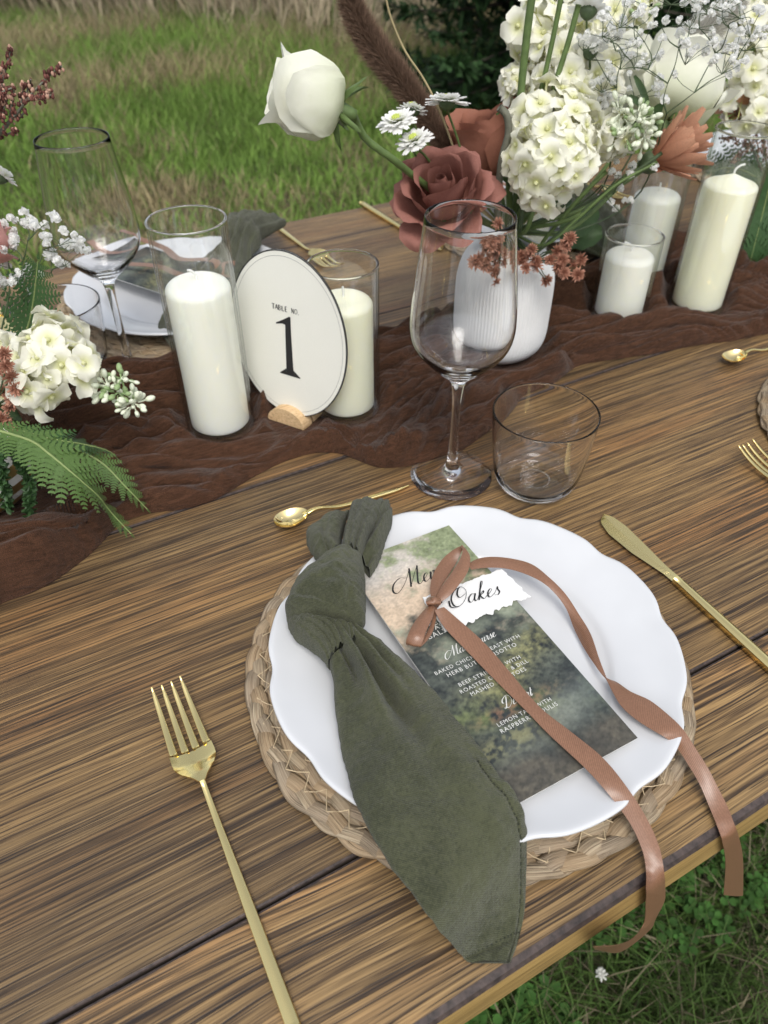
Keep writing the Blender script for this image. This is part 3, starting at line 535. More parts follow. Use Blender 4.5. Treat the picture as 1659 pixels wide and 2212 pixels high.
def placemat(loc, label, periods=13):
    t = thing('placemat', label, 'placemat', (0, 0, 0), 'round braided seagrass placemats'); R0 = .1425; w = .0115; rings = 5
    for q in range(rings):
        R = R0-w*q-.006*(q > 0)*0; K = max(6, int(periods*R/R0)); n = 420
        for k in range(3):
            th = np.linspace(0, 2*PI, n, endpoint=False); ph_ = 2*PI*k/3+q*1.3; jit = .0012*(fbm(np.cos(th)*3+q*5, np.sin(th)*3+k*9, 70, 2)-.5)*2
            rr = R+.0025*np.sin(K*th+ph_+.5*np.sin(3*th+q))+jit; z = .0046+.0020*np.sin(2*(K*th+ph_)+.6)
            P = np.stack([rr*np.cos(th), rr*np.sin(th), z], 1); T = np.roll(P, -1, 0)-np.roll(P, 1, 0); T /= np.linalg.norm(T, axis=1)[:, None]
            Nr = np.stack([np.cos(th), np.sin(th), 0*th], 1); B = np.cross(Nr, T); m_ = 12; a = np.linspace(0, 2*PI, m_, endpoint=False)
            wd = .0046*(1+.25*(fbm(th*9, th*0+k+q*3, 71, 2)-.5)); G = P[:, None]+wd[:, None, None]*(np.cos(a)[None, :, None]*Nr[:, None]*(1+.14*np.sin(4*a+k)[None, :, None])+.46*np.sin(a)[None, :, None]*B[:, None])
            L = th*R; uvg = np.stack([np.broadcast_to(L[:, None]*1., (n, m_)), np.broadcast_to(a[None]/(2*PI)+k*.3, (n, m_))], -1)
            mb = MB(); mb.grid(G, cu=True, cv=True, uv=uvg); mb.build('braid_strand', STRAW[(q+k) % 3], t)
    mb = MB(); mb.lathe([(0, .001), (R0-w*(rings-1), .001), (R0-w*(rings-1), .0075), (0, .0075)], 64); mb.build('woven_centre', STRAW[0], t)
    mb = MB(); rg = random.Random(5)
    for q in range(rings-1):
        R = R0-w*(q+.5); n = int(52*R/R0)*2; A_ = [2*PI*i/n+rg.uniform(-.012, .012) for i in range(n)]; Rr = [R+(.0046 if i % 2 else -.0046)+rg.uniform(-.0012, .0012) for i in range(n)]
        for i in range(n):
            k = (i+1) % n; P = [(Rr[i]*math.cos(A_[i]), Rr[i]*math.sin(A_[i]), .0084), ((Rr[i]+Rr[k])/2*math.cos((A_[i]+(A_[k] if k else 2*PI))/2), (Rr[i]+Rr[k])/2*math.sin((A_[i]+(A_[k] if k else 2*PI))/2), .0072), (Rr[k]*math.cos(A_[k]), Rr[k]*math.sin(A_[k]), .0084)]
            mb.tube(P, .00034, 4, cap=False)
    mb.build('stitching', THREAD, t, kind='stuff'); t.location = V3(loc); return t
PM = placemat((.2030, .2510, 0), 'round braided seagrass mat under the plate with the Oakes name card')
m, nt, b = newmat('glazed_white'); tc = nd(nt, 'ShaderNodeTexCoord').outputs['Object']; n1 = noise(nt, tc, 28, 2)
setb(b, Base_Color=ramp(nt, n1, [(.3, (.60, .61, .62)), (.7, (.63, .64, .65))]), Roughness=.13); b.inputs['Coat Weight'].default_value = .3; bump(nt, b, n1, .12, .001); PLATEM = m
def plate(loc, label, rz=0.):
    t = thing('dinner_plate', label, 'plate', (0, 0, 0), 'white scalloped dinner plates')
    prof = [(0, .0030), (.070, .0026), (.078, .0004), (.084, .0004), (.090, .0040), (.110, .0100), (.1325, .0178), (.1340, .0190), (.1335, .0203), (.1312, .0203), (.120, .0172), (.104, .0138), (.0930, .0108), (.0880, .0078), (.083, .0066), (.04, .0060), (0, .0060)]
    def sc(G, a):
        G = G.copy(); r = np.hypot(G[..., 0], G[..., 1]); f = np.clip((r-.088)/.045, 0, 1)**1.6; c = np.cos(12*a)[None]; wv = .5*np.cos(6*a+1)[None]
        ww = ((a*12/(2*PI)+.35) % 1)-.5; lobe = (.22-.60*np.exp(-(ww/.17)**2)+.10*np.cos(6*a+1))[None]; k = 1+f*(.042*lobe); G[..., 0] *= k; G[..., 1] *= k; G[..., 2] += f*.0024*lobe; return G
    mb = MB(); P = np.vstack([prof[:7], resample(prof[6:9], 6)[1:], resample(prof[8:15], 30)[1:], prof[15:]]); mb.lathe(P, 240, mod=sc); mb.build('dish', PLATEM, t); t.location = V3(loc); t.rotation_euler = (0, 0, rz); return t
PL = plate((.2033, .2464, .0085), 'white scalloped plate holding the green napkin and Oakes name card', .1)
SET = [(.205, .872, 'on the far left side behind the tall candle', 2.1), (.712, .878, 'on the far side behind the central bouquet', 4), (1.24, .878, 'at the far right behind the tall cream candle', 1), (.728, .2596, 'at the right edge near the second fork', 3)]
for x, y, s, rz in SET:
    dup(PM, (x-.002, y, 0), 'round braided seagrass mat '+s, rz); dup(PL, (x, y, .0085), 'white scalloped plate '+s, rz)

# ------------------------------------------------------------------ gold cutlery, head at +Y from the origin at the handle's end
m, nt, b = newmat('brushed_gold'); tc = nd(nt, 'ShaderNodeTexCoord').outputs['Object']; n1 = noise(nt, mapped(nt, tc, (160, 20, 160)), 1, 2)
setb(b, Base_Color=(1., .81, .36), Metallic=1., Roughness=mth(nt, 'ADD', mth(nt, 'MULTIPLY', n1, .05), .15)); GOLD = m
m, nt, b = newmat('polished_gold'); tc = nd(nt, 'ShaderNodeTexCoord').outputs['Object']; n1 = noise(nt, tc, 120, 2); setb(b, Base_Color=(1., .80, .38), Metallic=1., Roughness=.09); bump(nt, b, n1, .05, .0005); GOLDP = m
def slab(mb, P, w, th, n=1):
    """bar along P (x,y,z) with half widths w and thickness th, bevelled section"""
    P = np.asarray(P, float); w = np.asarray(w, float); th = np.broadcast_to(th, (len(P),)); sec = [(-1, -.5), (-1, .25), (-.82, .5), (.82, .5), (1, .25), (1, -.5)]
    G = np.array([[p+[sx*ww, 0, sz*tt] for sx, sz in sec] for p, ww, tt in zip(P, w, th)]); b0 = mb.n; mb.grid(G, cv=True, flip=True)
    mb.f += [tuple(b0+i for i in range(6)), tuple(b0+(len(P)-1)*6+i for i in range(6))[::-1]]; mb.mi += [mb.cur]*2
def fork(loc, label, rz=0.):
    t = thing('fork', label, 'fork', (0, 0, 0), 'gold forks'); mb = MB(); y = np.linspace(0, .140, 34)
    slab(mb, np.stack([0*y, y, .0028+.0075*np.clip((y-.11)/.035, 0, 1)**2], 1), np.interp(y, [0, .06, .12, .14], [.0036, .0030, .0019, .0017]), .0027); mb.build('handle', GOLD, t)
    mb = MB(); ys = np.linspace(.1395, .164, 18); wd = np.interp(ys, [.1395, .143, .148, .153, .158, .164], [.0018, .0042, .0100, .0128, .0132, .0130]); zz = np.interp(ys, [.1395, .146, .155, .164], [.0102, .0092, .0062, .0050]); s = np.linspace(-1, 1, 15)
    top = np.array([[(wd[i]*q, ys[i], zz[i]+.0030*q*q*np.clip((ys[i]-.141)/.01, 0, 1)) for q in s] for i in range(18)]); bt = top.copy(); bt[..., 2] -= .0016
    mb.grid(top, flip=True); mb.grid(bt); mb.grid(np.array([top[:, 0], bt[:, 0]])); mb.grid(np.array([top[:, -1], bt[:, -1]]), flip=True); mb.grid(np.array([top[-1], bt[-1]])); mb.build('head', GOLD, t)
    for k in range(4):
        mb = MB(); x0 = (-1.5+k)*.0069; x1 = (-1.5+k)*.0062; yy = np.linspace(.1635, .2135, 16); f = np.linspace(0, 1, 16); q0 = x0/.0130
        slab(mb, np.stack([x0+(x1-x0)*f, yy, .0042+.0030*q0*q0+.0000*f-.0022*np.sin(f*PI)*.6+.0085*f**2.4], 1), np.interp(f, [0, .3, .85, 1], [.0025, .0021, .0014, .0005]), .0016); mb.build('tine', GOLD, t)
    t.location = V3(loc); t.rotation_euler = (0, 0, rz); return t
FK = fork((.0135, .1100, .0003), 'gold fork left of the plate, its tines toward the runner', -.02)
dup(FK, (.556, .1120, .0003), 'gold fork at the right edge beside the second braided mat', .01, group='gold forks')
dup(FK, (.3945, 1.064, .0003), 'gold fork on the far side with its head behind the oval sign', PI+.035)
dup(FK, (.915, 1.070, .0003), 'gold fork on the far side beside the mat behind the vase', PI)
def knife(loc, label, rz=0.):
    t = thing('knife', label, 'knife', (0, 0, 0), 'gold knives'); mb = MB(); y = np.linspace(0, .128, 20)
    slab(mb, np.stack([0*y, y, np.full(20, .0036)], 1), np.interp(y, [0, .06, .128], [.0043, .0041, .0031]), .0050); mb.build('handle', GOLD, t)
    mb = MB(); y = np.linspace(.1275, .212, 30); f = (y-.1275)/.0845; wl = np.interp(f, [0, .12, .45, .75, .92, 1], [.0030, .0038, .0100, .0120, .0088, .0006]); wr = np.interp(f, [0, .12, .45, .75, .92, 1], [.0030, .0032, .0052, .0064, .0044, -.0002])
    th = np.interp(f, [0, .2, 1], [.0048, .0018, .0010]); G = np.array([[(-wl[i], y[i], .0030), (-wl[i]*.2, y[i], .0030+th[i]*.5+.0002), (wr[i], y[i], .0030+th[i]*.4), (wr[i], y[i], .0030-th[i]*.4), (-wl[i]*.2, y[i], .0030-th[i]*.5)] for i in range(30)])
    mb.grid(G, cv=True, flip=True); mb.build('blade', GOLD, t, smooth=False); t.location = V3(loc); t.rotation_euler = (0, 0, rz); return t
KN = knife((.3790, .1100, .0003), 'gold knife right of the plate, its blade toward the tumbler', -.035)
dup(KN, (.547, 1.062, .0003), 'gold knife on the far side running under the mauve rose', PI+.03)
dup(KN, (-.0, 1.062, .0003), 'gold knife at the far left behind the flowers', PI)
def spoon(loc, label, rz=0.):
    t = thing('teaspoon', label, 'spoon', (0, 0, 0), 'gold teaspoons'); mb = MB(); x = np.linspace(.026, .124, 26); f = (x-.026)/.098
    P = np.stack([x, 0*x, .0025+.0060*np.exp(-((f-.12)/.16)**2)+.0005], 1); w = np.interp(f, [0, .10, .4, .85, 1], [.0030, .0016, .0018, .0024, .0004]); sec = [(-1, -.5), (-1, .2), (-.6, .5), (.6, .5), (1, .2), (1, -.5)]
    mb.grid(np.array([[p+[0, sx*ww, sz*.0020] for sx, sz in sec] for p, ww in zip(P, w)]), cv=True); mb.build('handle', GOLD, t)
    mb = MB(); u = np.linspace(0, 1, 12); a = np.linspace(0, 2*PI, 40, endpoint=False)
    def bowl(dz, k): return np.array([[(.0145*(1+.10*math.cos(q))*r*math.cos(q)*k+.0145, .0104*r*math.sin(q)*k, .0018+.0052*r**2.4+dz+.0015*r*max(0, math.cos(q))) for q in a] for r in u])
    T_, B_ = bowl(.0009, 1.), bowl(0, 1.); mb.grid(T_, cv=True); mb.grid(B_, cv=True, flip=True); mb.grid(np.array([T_[-1], B_[-1]]), cv=True); mb.build('bowl', GOLDP, t); t.location = V3(loc); t.rotation_euler = (0, 0, rz); return t
SPN = spoon((.1395, .4395, .0003), 'gold teaspoon above the plate, partly under the green napkin', -.06)
dup(SPN, (.663, .4480, .0003), 'gold teaspoon at the right edge above the second mat', -.04)
dup(SPN, (.7535, .7560, .0003), 'gold teaspoon behind the short white candle', PI+.1)
# ------------------------------------------------------------------ napkin: gauze cloth lobes meeting in a knot
NAPM = cloth_mat('olive_gauze', (.092, .098, .054), (.038, .042, .024), 480, 2800, .0022)
def Ax(x, y): return (464.5+.68*x, 1061.8+.68*y)
def lobe(mb, rows, n=70, m=72, folds=None, crinkle=.0010, seed=0, world=False, low=.4):
    """rows: (Lx, Ly, Rx, Ry, z of the underside, height). A closed cushion of cloth between two outlines"""
    Rw = np.array(rows, float)
    if not world:
        W_ = []
        for Lx, Ly, Rx, Ry, z, h in Rw: W_.append([*at(*Ax(Lx, Ly), z+h*low), *at(*Ax(Rx, Ry), z+h*low), z, h])
        Rw = np.array(W_)
    K = Rw.copy(); idx = resample(np.c_[(K[:, :3]+K[:, 3:6])/2, np.arange(len(K))], n)[:, 3]
    D = np.stack([np.interp(idx, np.arange(len(K)), K[:, c]) for c in range(8)], 1)
    ker = np.array([1, 2, 3, 2, 1.]); ker /= ker.sum()
    for c in range(8): D[:, c] = np.convolve(np.pad(D[:, c], 2, 'edge'), ker, 'valid')
    s = np.linspace(0, 1, n)[:, None]; a = np.linspace(0, 2*PI, m, endpoint=False)[None]; t = np.cos(a); sn = np.sin(a)
    PL, PR, z, h = D[:, None, :3], D[:, None, 3:6], D[:, None, 6], D[:, None, 7]
    G = (PL+PR)/2+(PR-PL)/2*np.sign(t)[..., None]*(np.abs(t)**.92)[..., None]
    up = np.where(sn > 0, (1-low)*h*np.abs(sn)**.75, -low*h*np.abs(sn)**.6); G[..., 2] = G[..., 2]+up
    top = np.clip(sn, 0, 1)**.5
    if folds is not None: G[..., 2] += folds(s, t)*top
    w = np.linalg.norm(PR-PL, axis=-1); cr = (fbm(G[..., 0]*240, G[..., 1]*240, 90+seed, 3)-.5)*2*crinkle+(fbm(s*26+0*t, t*3+0*s+seed, 91+seed, 3)-.5)*crinkle*1.6
    G[..., 2] += cr*top; side = unit((PR-PL)[n//2, 0]); G += side*((fbm(s*30+0*t, np.sign(t)*5+0*s, 95+seed, 2)-.5)*.0016*np.abs(t))[..., None]
    b0 = mb.n; mb.grid(G, cv=True, flip=False); mb.f += [tuple(b0+i for i in range(m))[::-1], tuple(b0+(n-1)*m+i for i in range(m))]; mb.mi += [mb.cur]*2; return G
t = thing('napkin', 'olive green gauze napkin tied in a loose knot across the near plate', 'napkin', tuple(at(*Ax(400, 600), .012)))
def tail_f(s, t):
    g = lambda c, w: np.exp(-((t-c)/w)**2)
    v1 = .12+.30*s-.35*np.clip(s-.4, 0, 1); d1 = np.exp(-((s-.16)/.20)**2)*.019
    v2 = -.42+.9*s; d2 = np.exp(-((s-.08)/.10)**2)*.012; v3 = .62-.1*s; d3 = np.exp(-((s-.10)/.12)**2)*.009
    r = -d1*g(v1, .10+.15*s)+d1*.55*g(v1-.30, .20)-d2*g(v2, .09)-d3*g(v3, .09)
    r = r+.0035*np.sin(s*7+t*2.2)*np.clip(s*2, 0, 1)*(1-s)+.0030*g(.75-s*.4, .25)*np.exp(-((s-.55)/.25)**2)
    hem = -(np.exp(-((t-.80)/.025)**2)*(s > .55)+np.exp(-((s-.965)/.007)**2))*.0016
    return r+hem+.0010*np.sin(s*95+6*np.sin(t*3))*np.clip((t-.6)*3, 0, 1)*(s > .5)
mb = MB(); TG = lobe(mb, [(352, 500, 455, 440, .030, .024), (362, 540, 490, 462, .028, .022), (376, 600, 540, 492, .026, .018), (385, 720, 622, 562, .024, .015), (405, 850, 702, 642, .024, .013), (440, 970, 784, 742, .032, .010), (492, 1085, 856, 838, .0335, .0095), (560, 1195, 905, 905, .034, .0085), (620, 1275, 952, 955, .033, .008), (682, 1355, 984, 1012, .031, .007), (722, 1405, 992, 1105, .023, .006), (742, 1430, 990, 1155, .017, .0055), (758, 1450, 988, 1210, .011, .005), (780, 1472, 985, 1310, .004, .0042), (792, 1482, 972, 1400, .0012, .0036), (803, 1490, 952, 1460, .0008, .0030), (815, 1497, 937, 1505, .0006, .0026)], 150, 130, tail_f, .0011, 1)
mb.build('tail', NAPM, t)
mb = MB(); jc = int(round(math.acos(.80)/(2*PI)*130)); SD = plain('hem_thread', (.030, .034, .020), .9)
for i in range(84, 143, 2): mb.tube([TG[i, jc]+[0, 0, .0004], TG[i+1, jc]+[0, 0, .0004]], .00042, 4)
for j in range(6, 58, 3): mb.tube([TG[143, j]+[0, 0, .0004], TG[143, j+1]+[0, 0, .0004]], .00042, 4)
mb.build('hem_stitches', SD, t, kind='stuff')
mb = MB(); lobe(mb, [(352, 238, 405, 200, .032, .020), (318, 205, 400, 170, .030, .022), (292, 170, 405, 130, .028, .022), (290, 140, 415, 95, .027, .020), (308, 118, 424, 70, .027, .014), (350, 98, 426, 62, .028, .006)], 50, 64, lambda s, t: -.007*np.exp(-((t+.25-.5*s)/.16)**2)*(1-s)+.002*np.sin(s*9+t*4), .0010, 2)
mb.build('left_ear', NAPM, t)
mb = MB(); lobe(mb, [(455, 215, 490, 268, .030, .012), (465, 190, 512, 240, .028, .018), (490, 150, 528, 195, .027, .022), (510, 100, 548, 135, .026, .024), (530, 60, 564, 92, .026, .020), (545, 42, 562, 62, .028, .008)], 50, 64, lambda s, t: .003*np.sin(s*7-t*5), .0010, 3)
mb.build('right_ear', NAPM, t)
mb = MB(); lobe(mb, [(404, 208, 458, 214, .040, .022), (404, 180, 468, 186, .040, .022), (413, 130, 490, 140, .038, .022), (425, 85, 520, 98, .034, .022), (432, 55, 550, 66, .030, .020), (448, 38, 560, 46, .028, .012), (475, 34, 545, 36, .028, .004)], 60, 72, lambda s, t: -.006*np.exp(-((t-.35+.5*s)/.13)**2)*np.exp(-s*1.6)+.0018*np.sin(t*9+s*4), .0010, 4)
mb.build('upper_fold', NAPM, t)
mb = MB(); lobe(mb, [(226, 395, 300, 430, .028, .010), (234, 430, 350, 445, .026, .026), (252, 456, 400, 462, .026, .032), (290, 480, 440, 462, .027, .032), (325, 508, 452, 462, .028, .030), (346, 532, 452, 470, .028, .028), (362, 556, 456, 488, .028, .022)], 70, 90, lambda s, t: .0024*np.sin(t*22+s*5)*np.clip(s*1.6-.3, 0, 1), .0012, 5)
mb.build('under_wrap', NAPM, t)
def knot_f(s, t): return -.0042*np.exp(-((s-.80-.10*t)/.035)**2)+.0030*np.exp(-((t+.4-s)/.25)**2)*np.sin(PI*s)-.003*np.exp(-((t-.72+.2*s)/.07)**2)*np.exp(-((s-.75)/.2)**2)+.0010*np.sin(s*26+t*7)
mb = MB(); lobe(mb, [(402, 203, 462, 212, .036, .016), (384, 212, 470, 232, .034, .026), (345, 238, 475, 270, .032, .034), (298, 276, 476, 312, .031, .039), (252, 320, 477, 350, .030, .041), (226, 362, 478, 384, .029, .040), (226, 395, 477, 408, .029, .036), (246, 425, 470, 430, .029, .028), (285, 447, 455, 446, .030, .018), (345, 461, 430, 458, .032, .006)], 90, 110, knot_f, .0012, 6)
mb.build('knot', NAPM, t)
def far_napkin(cx, cy, ang, label, L=.17):
    u = np.array([math.cos(ang), math.sin(ang), 0]); v = np.array([-u[1], u[0], 0]); t = thing('napkin', label, 'napkin', (cx, cy, .030)); c = np.array([cx, cy, 0]); mb = MB()
    def row(a, w0, w1, z, h): p = c+u*a*L; return [*(p+v*w0+[0, 0, z+h*.4]), *(p+v*w1+[0, 0, z+h*.4]), z, h]
    lobe(mb, [row(-.55, -.02, .02, .03, .008), row(-.4, -.045, .04, .03, .02), row(-.2, -.03, .025, .03, .03), row(-.1, -.016, .016, .03, .034), row(0, -.028, .026, .03, .040), row(.12, -.018, .018, .03, .03), row(.3, -.035, .03, .028, .02), row(.6, -.05, .042, .026, .015), row(1.0, -.045, .04, .018, .010), row(1.2, -.01, .01, .012, .004)], 90, 80, lambda s, t: .004*np.sin(t*13+s*3), .002, 8, True)
    mb.build('cloth', NAPM, t)
far_napkin(.300, .915, -2.2, 'olive napkin bunched on the far left plate behind the oval sign', .20); far_napkin(.795, .875, -1.9, 'olive napkin on the far plate behind the vase stems'); far_napkin(1.33, .86, -1.8, 'olive napkin on the far right plate behind the tall cylinder')

# ------------------------------------------------------------------ menu card: generic painted landscape with lettering
MZ = .0292; MTL, MTR, MBR, MBL = (at(u, v, MZ) for u, v in ((729, 1223), (964, 1138), (1384, 1587), (1127.5, 1734)))
MU = unit((MTR-MTL)+(MBR-MBL)); MVv = unit((MBL-MTL)+(MBR-MTR)); MVv = unit(MVv-MU*(MU@MVv)); MW = (np.linalg.norm(MTR-MTL)+np.linalg.norm(MBR-MBL))/2; MH = (np.linalg.norm(MBL-MTL)+np.linalg.norm(MBR-MTR))/2; MC = (MTL+MTR+MBR+MBL)/4
def mcoord(u, v): p = at(u, v, MZ)-MC; return p@MU, p@MVv
def mz(x, y): return .0010*np.cos(np.asarray(y)/MH*PI)-.0002
def mp(x, y, z=0.): return MC+MU*x+MVv*y+np.array([0, 0, 1])*(mz(x, y)+z)
def painting(x, y):
    """x, y in 0..1 from the card's top left"""
    X, Y = x*2.2, y*6; n = fbm(X*3, Y*3, 101, 4); n2 = fbm(X*14, Y*14, 102, 4); n3 = fbm(X*2+9, Y*2, 103, 3); sp_ = vnoise(x*60, y*170, 104)
    L = lambda c: np.array(c)[None, None]; m3 = lambda a, b, f: a*(1-f[..., None])+b*f[..., None]; st = lambda v, a, b: np.clip((v-a)/(b-a), 0, 1)
    c = m3(L((.62, .57, .50)), L((.66, .52, .38)), st(y+.1*n, .12, .30)+0*x); c = m3(c, L((.55, .56, .56)), st(.28-x+.2*n3, 0, .25)*st(.2-y, 0, .2))
    tree = st(n*.7+n2*.35+.75*x-1.5*np.abs(y-.07), .70, .92); c = m3(c, m3(L((.17, .21, .11)), L((.33, .37, .22)), n2), tree)
    bush = st(n+.25*n2-.62+(y-.27)*2.2, .0, .40)*(y > .12); c = m3(c, m3(L((.20, .24, .18)), L((.36, .38, .28)), n2), bush*(y < .9))
    dk = st(n3*.9+n2*.35+(y-.38)*2.0-.55, 0, .30); c = m3(c, m3(L((.020, .025, .030)), L((.105, .120, .100)), np.clip(n*n2*2.2, 0, 1)), dk)
    gl = np.exp(-((x-.62+.3*(n-.5))/.36)**2-((y-.635-.05*np.sin(x*5))/.055)**2)*st(n2+.35*n, .35, .95); c = m3(c, L((.42, .40, .16)), np.clip(gl*.75, 0, 1))
    gr = np.exp(-((y-.715-.10*x)/.045)**2)*st(n+.3*n2, .4, .9); c = m3(c, L((.20, .24, .085)), gr); rd = np.exp(-((y-.755)/.02)**2-((x-.45)/.3)**2)*st(n2, .4, .6); c = m3(c, L((.24, .13, .08)), rd*.8)
    wt = np.exp(-((y-.86+.12*(x-.5))/.055)**2)*st(x+.5*n, .35, .9); c = m3(c, m3(L((.26, .28, .23)), L((.10, .12, .12)), st(x, .55, 1.)), wt*.85)
    lo = st(y+.08*n, .91, .97); c = m3(c, m3(L((.055, .055, .05)), L((.17, .15, .11)), n2*n), lo)
    ye = np.exp(-((y-.84)/.03)**2)*st(.55-x+.3*n, 0, .3)*st(n2, .4, .6); c = m3(c, L((.26, .25, .12)), ye*.6)
    return np.clip(c*(.62+.40*n2+.30*sp_)[..., None], 0, 1)
PAINT = attr_mat('printed_card', .6, 0, 2500, .12, .3); CARDW = plain('card_stock', (.74, .73, .70), .8)
t = thing('menu_card', 'tall menu card with a misty painted wood, tucked under the ribbon on the plate', 'menu', tuple(MC))
mb = MB(); nx, ny = 110, 300; xs = np.linspace(0, 1, nx)[:, None]+np.zeros((1, ny)); ys = np.linspace(0, 1, ny)[None]+np.zeros((nx, 1)); PC = painting(xs, ys)
G = MC+(xs[..., None]-.5)*MW*MU+(ys[..., None]-.5)*MH*MVv; G[..., 2] += mz(0, (ys-.5)*MH); C4 = np.concatenate([PC, np.ones(PC.shape[:2]+(1,))], -1)
mb.grid(G, flip=True, col=C4); mb.cur = 1; B_ = G.copy(); B_[..., 2] -= .0005; mb.grid(B_[::nx-1, ::ny-1]); ring = lambda A: np.concatenate([A[:, 0], A[-1, 1:], A[::-1, -1][1:], A[0, ::-1][1:]])
mb.grid(np.stack([ring(G), ring(B_)], 1)); mb.build('sheet', [PAINT, CARDW], t)
def text_faces(s):
    cu = bpy.data.curves.new('letters', 'FONT'); cu.body = s; cu.space_character = 1.18; cu.resolution_u = 2; cu.offset = -.006; ob = bpy.data.objects.new('letters', cu); COL.objects.link(ob)
    me = bpy.data.meshes.new_from_object(ob.evaluated_get(bpy.context.evaluated_depsgraph_get())); v = np.array([q.co[:] for q in me.vertices]); f = [tuple(p.vertices) for p in me.polygons]
    bpy.data.objects.remove(ob); bpy.data.curves.remove(cu); bpy.data.meshes.remove(me); return v, f
INKW = plain('white_print', (.72, .72, .68), .6, .03)
def line(s, A0, A1, root, ink, width=None):
    (x0, y0_), (x1, y1_) = mcoord(*Ax(*A0)), mcoord(*Ax(*A1)); v, f = text_faces(s); w = v[:, 0].max()-v[:, 0].min(); k = (x1-x0)/w; y = (y0_+y1_)/2
    mb = MB(); mb.add([mp(x0+(p[0]-v[0:, 0].min())*k, y-p[1]*k, .00018) for p in v], f); mb.build('lettering', ink, root, smooth=False)
for s, a0, a1 in (('BEET', (684, 434), (740, 410)), ('ROASTED', (668, 458), (770, 412)), ('BALSAMIC', (682, 473), (800, 420)), ('BAKED CHICKEN BREAST WITH', (703, 588), (968, 464)), ('HERB BUTTER RISOTTO', (742, 593), (959, 492)), ('BEEF STRIPLOIN WITH', (778, 623), (972, 532)),
                  ('ROASTED GARLIC & DILL', (782, 644), (997, 545)), ('MASHED POTATOES', (816, 652), (990, 570)), ('LEMON TART WITH', (901, 749), (1070, 666)), ('RASPBERRY COULIS', (910, 768), (1092, 682))): line(s, a0, a1, t, INKW)
SCR = {'a': [[(.75, .85), (.45, 1.0), (.12, .65), (.1, .2), (.35, 0), (.65, .35), (.8, .95)], [(.8, .95), (.7, .3), (.85, 0), (1.1, .3)], 1.05], 'e': [[(0, .2), (.35, .5), (.6, .85), (.42, 1.), (.18, .65), (.2, .15), (.45, 0), (.85, .3)], .8], 'i': [[(0, .2), (.25, 1)], [(.25, 1), (.18, .2), (.35, 0), (.6, .3)], [(.36, 1.45), (.34, 1.52)], .55],
       'k': [[(0, .2), (.4, 1.4), (.62, 2.1), (.48, 2.25), (.34, 1.6), (.12, 0)], [(.2, .55), (.6, 1.), (.62, .75), (.3, .52), (.55, .1), (.75, .02), (1., .3)], .95], 'n': [[(0, .3), (.15, 1.), (.1, 0)], [(.12, .4), (.4, .95), (.55, .9), (.5, .25), (.62, 0), (.9, .3)], .85],
       'u': [[(0, .3), (.2, 1), (.12, .25), (.3, 0), (.55, .4), (.68, 1)], [(.68, 1), (.6, .25), (.72, 0), (1, .3)], .95], 's': [[(0, .2), (.25, .6), (.42, 1.05), (.46, .7), (.62, .35), (.45, .02), (.1, .08)], .75], 'o': [[(.5, 1), (.15, .75), (.1, .2), (.35, 0), (.65, .3), (.62, .85), (.45, 1.), (.6, .8), (.9, .85)], .85],
       'r': [[(0, .3), (.2, 1.05), (.25, .85), (.5, .9), (.42, .3), (.55, 0), (.8, .3)], .75], 't': [[(0, .2), (.4, 1.6)], [(.4, 1.6), (.22, .3), (.38, 0), (.65, .3)], [(.1, 1.), (.6, 1.05)], .6],
       'M': [[(.1, 1.3), (-.5, 1.55), (-1.2, 1.1), (-1.35, .3), (-.9, -.1), (-.2, .5), (.35, 1.5), (.62, 2.3)], [(.62, 2.3), (.6, 1.2), (.55, .05)], [(.55, .05), (1., 1.2), (1.5, 2.3)], [(1.5, 2.3), (1.38, 1.), (1.35, .2), (1.6, 0), (1.9, .3)], 1.85],
       'O': [[(.9, 2.25), (.25, 1.9), (-.05, 1.), (.3, .1), (.95, 0), (1.5, .7), (1.55, 1.6), (1.1, 2.2), (.75, 2.1), (.6, 1.4), (.9, .95), (1.5, 1.25)], [(-.3, .9), (-.15, .2), (.3, -.1), (.8, -.1)], 1.75],
       'C': [[(1.1, 1.7), (1.2, 2.1), (.9, 2.3), (.3, 1.7), (.1, .8), (.35, .1), (.8, .0), (1.3, .4)], [(-.1, 1.7), (.5, 1.2), (1.0, 1.8)], 1.25], 'D': [[(.7, 2.1), (.5, 1.), (.3, .1), (-.1, .0), (.1, .25), (.9, -.05), (1.6, .7), (1.5, 1.7), (.8, 2.3), (-.1, 1.9), (-.3, 1.3), (0, 1.1)], 1.75], ' ': [.6]}
def script(mb, s, fn, sz, thick, x0=0.):
    for ch in s:
        G_ = SCR[ch]
        for st in G_[:-1]:
            P = resample([(a+.42*b, b, 0) for a, b in st], 6*len(st)); T = np.gradient(P, axis=0); dn = np.clip(-T[:, 1]/(np.linalg.norm(T, axis=1)+1e-9), 0, 1)
            stroke(mb, [((x0+p[0])*sz, p[1]*sz) for p in P], thick*(.35+.9*dn**1.3), fn)
        x0 += G_[-1]
    return x0
def script_on_menu(s, A0, A1, ink, thick=.13, z=.0002):
    (x0, y0_), (x1, y1_) = mcoord(*Ax(*A0)), mcoord(*Ax(*A1)); tot = sum(SCR[c][-1] for c in s); sz = (x1-x0)/tot; d = np.array([x1-x0, y1_-y0_]); d /= np.linalg.norm(d)
    mb = MB(); script(mb, s, lambda x, y: mp(x0+x*d[0]+y*d[1], y0_+x*d[1]-y*d[0], z), sz, thick*sz); mb.build('lettering', ink, t, smooth=False)
script_on_menu('Menu', (607, 312), (735, 262), INK, .15); script_on_menu('Main Course', (752, 528), (893, 462), INKW, .17); script_on_menu('Dessert', (922, 692), (1010, 648), INKW, .17)

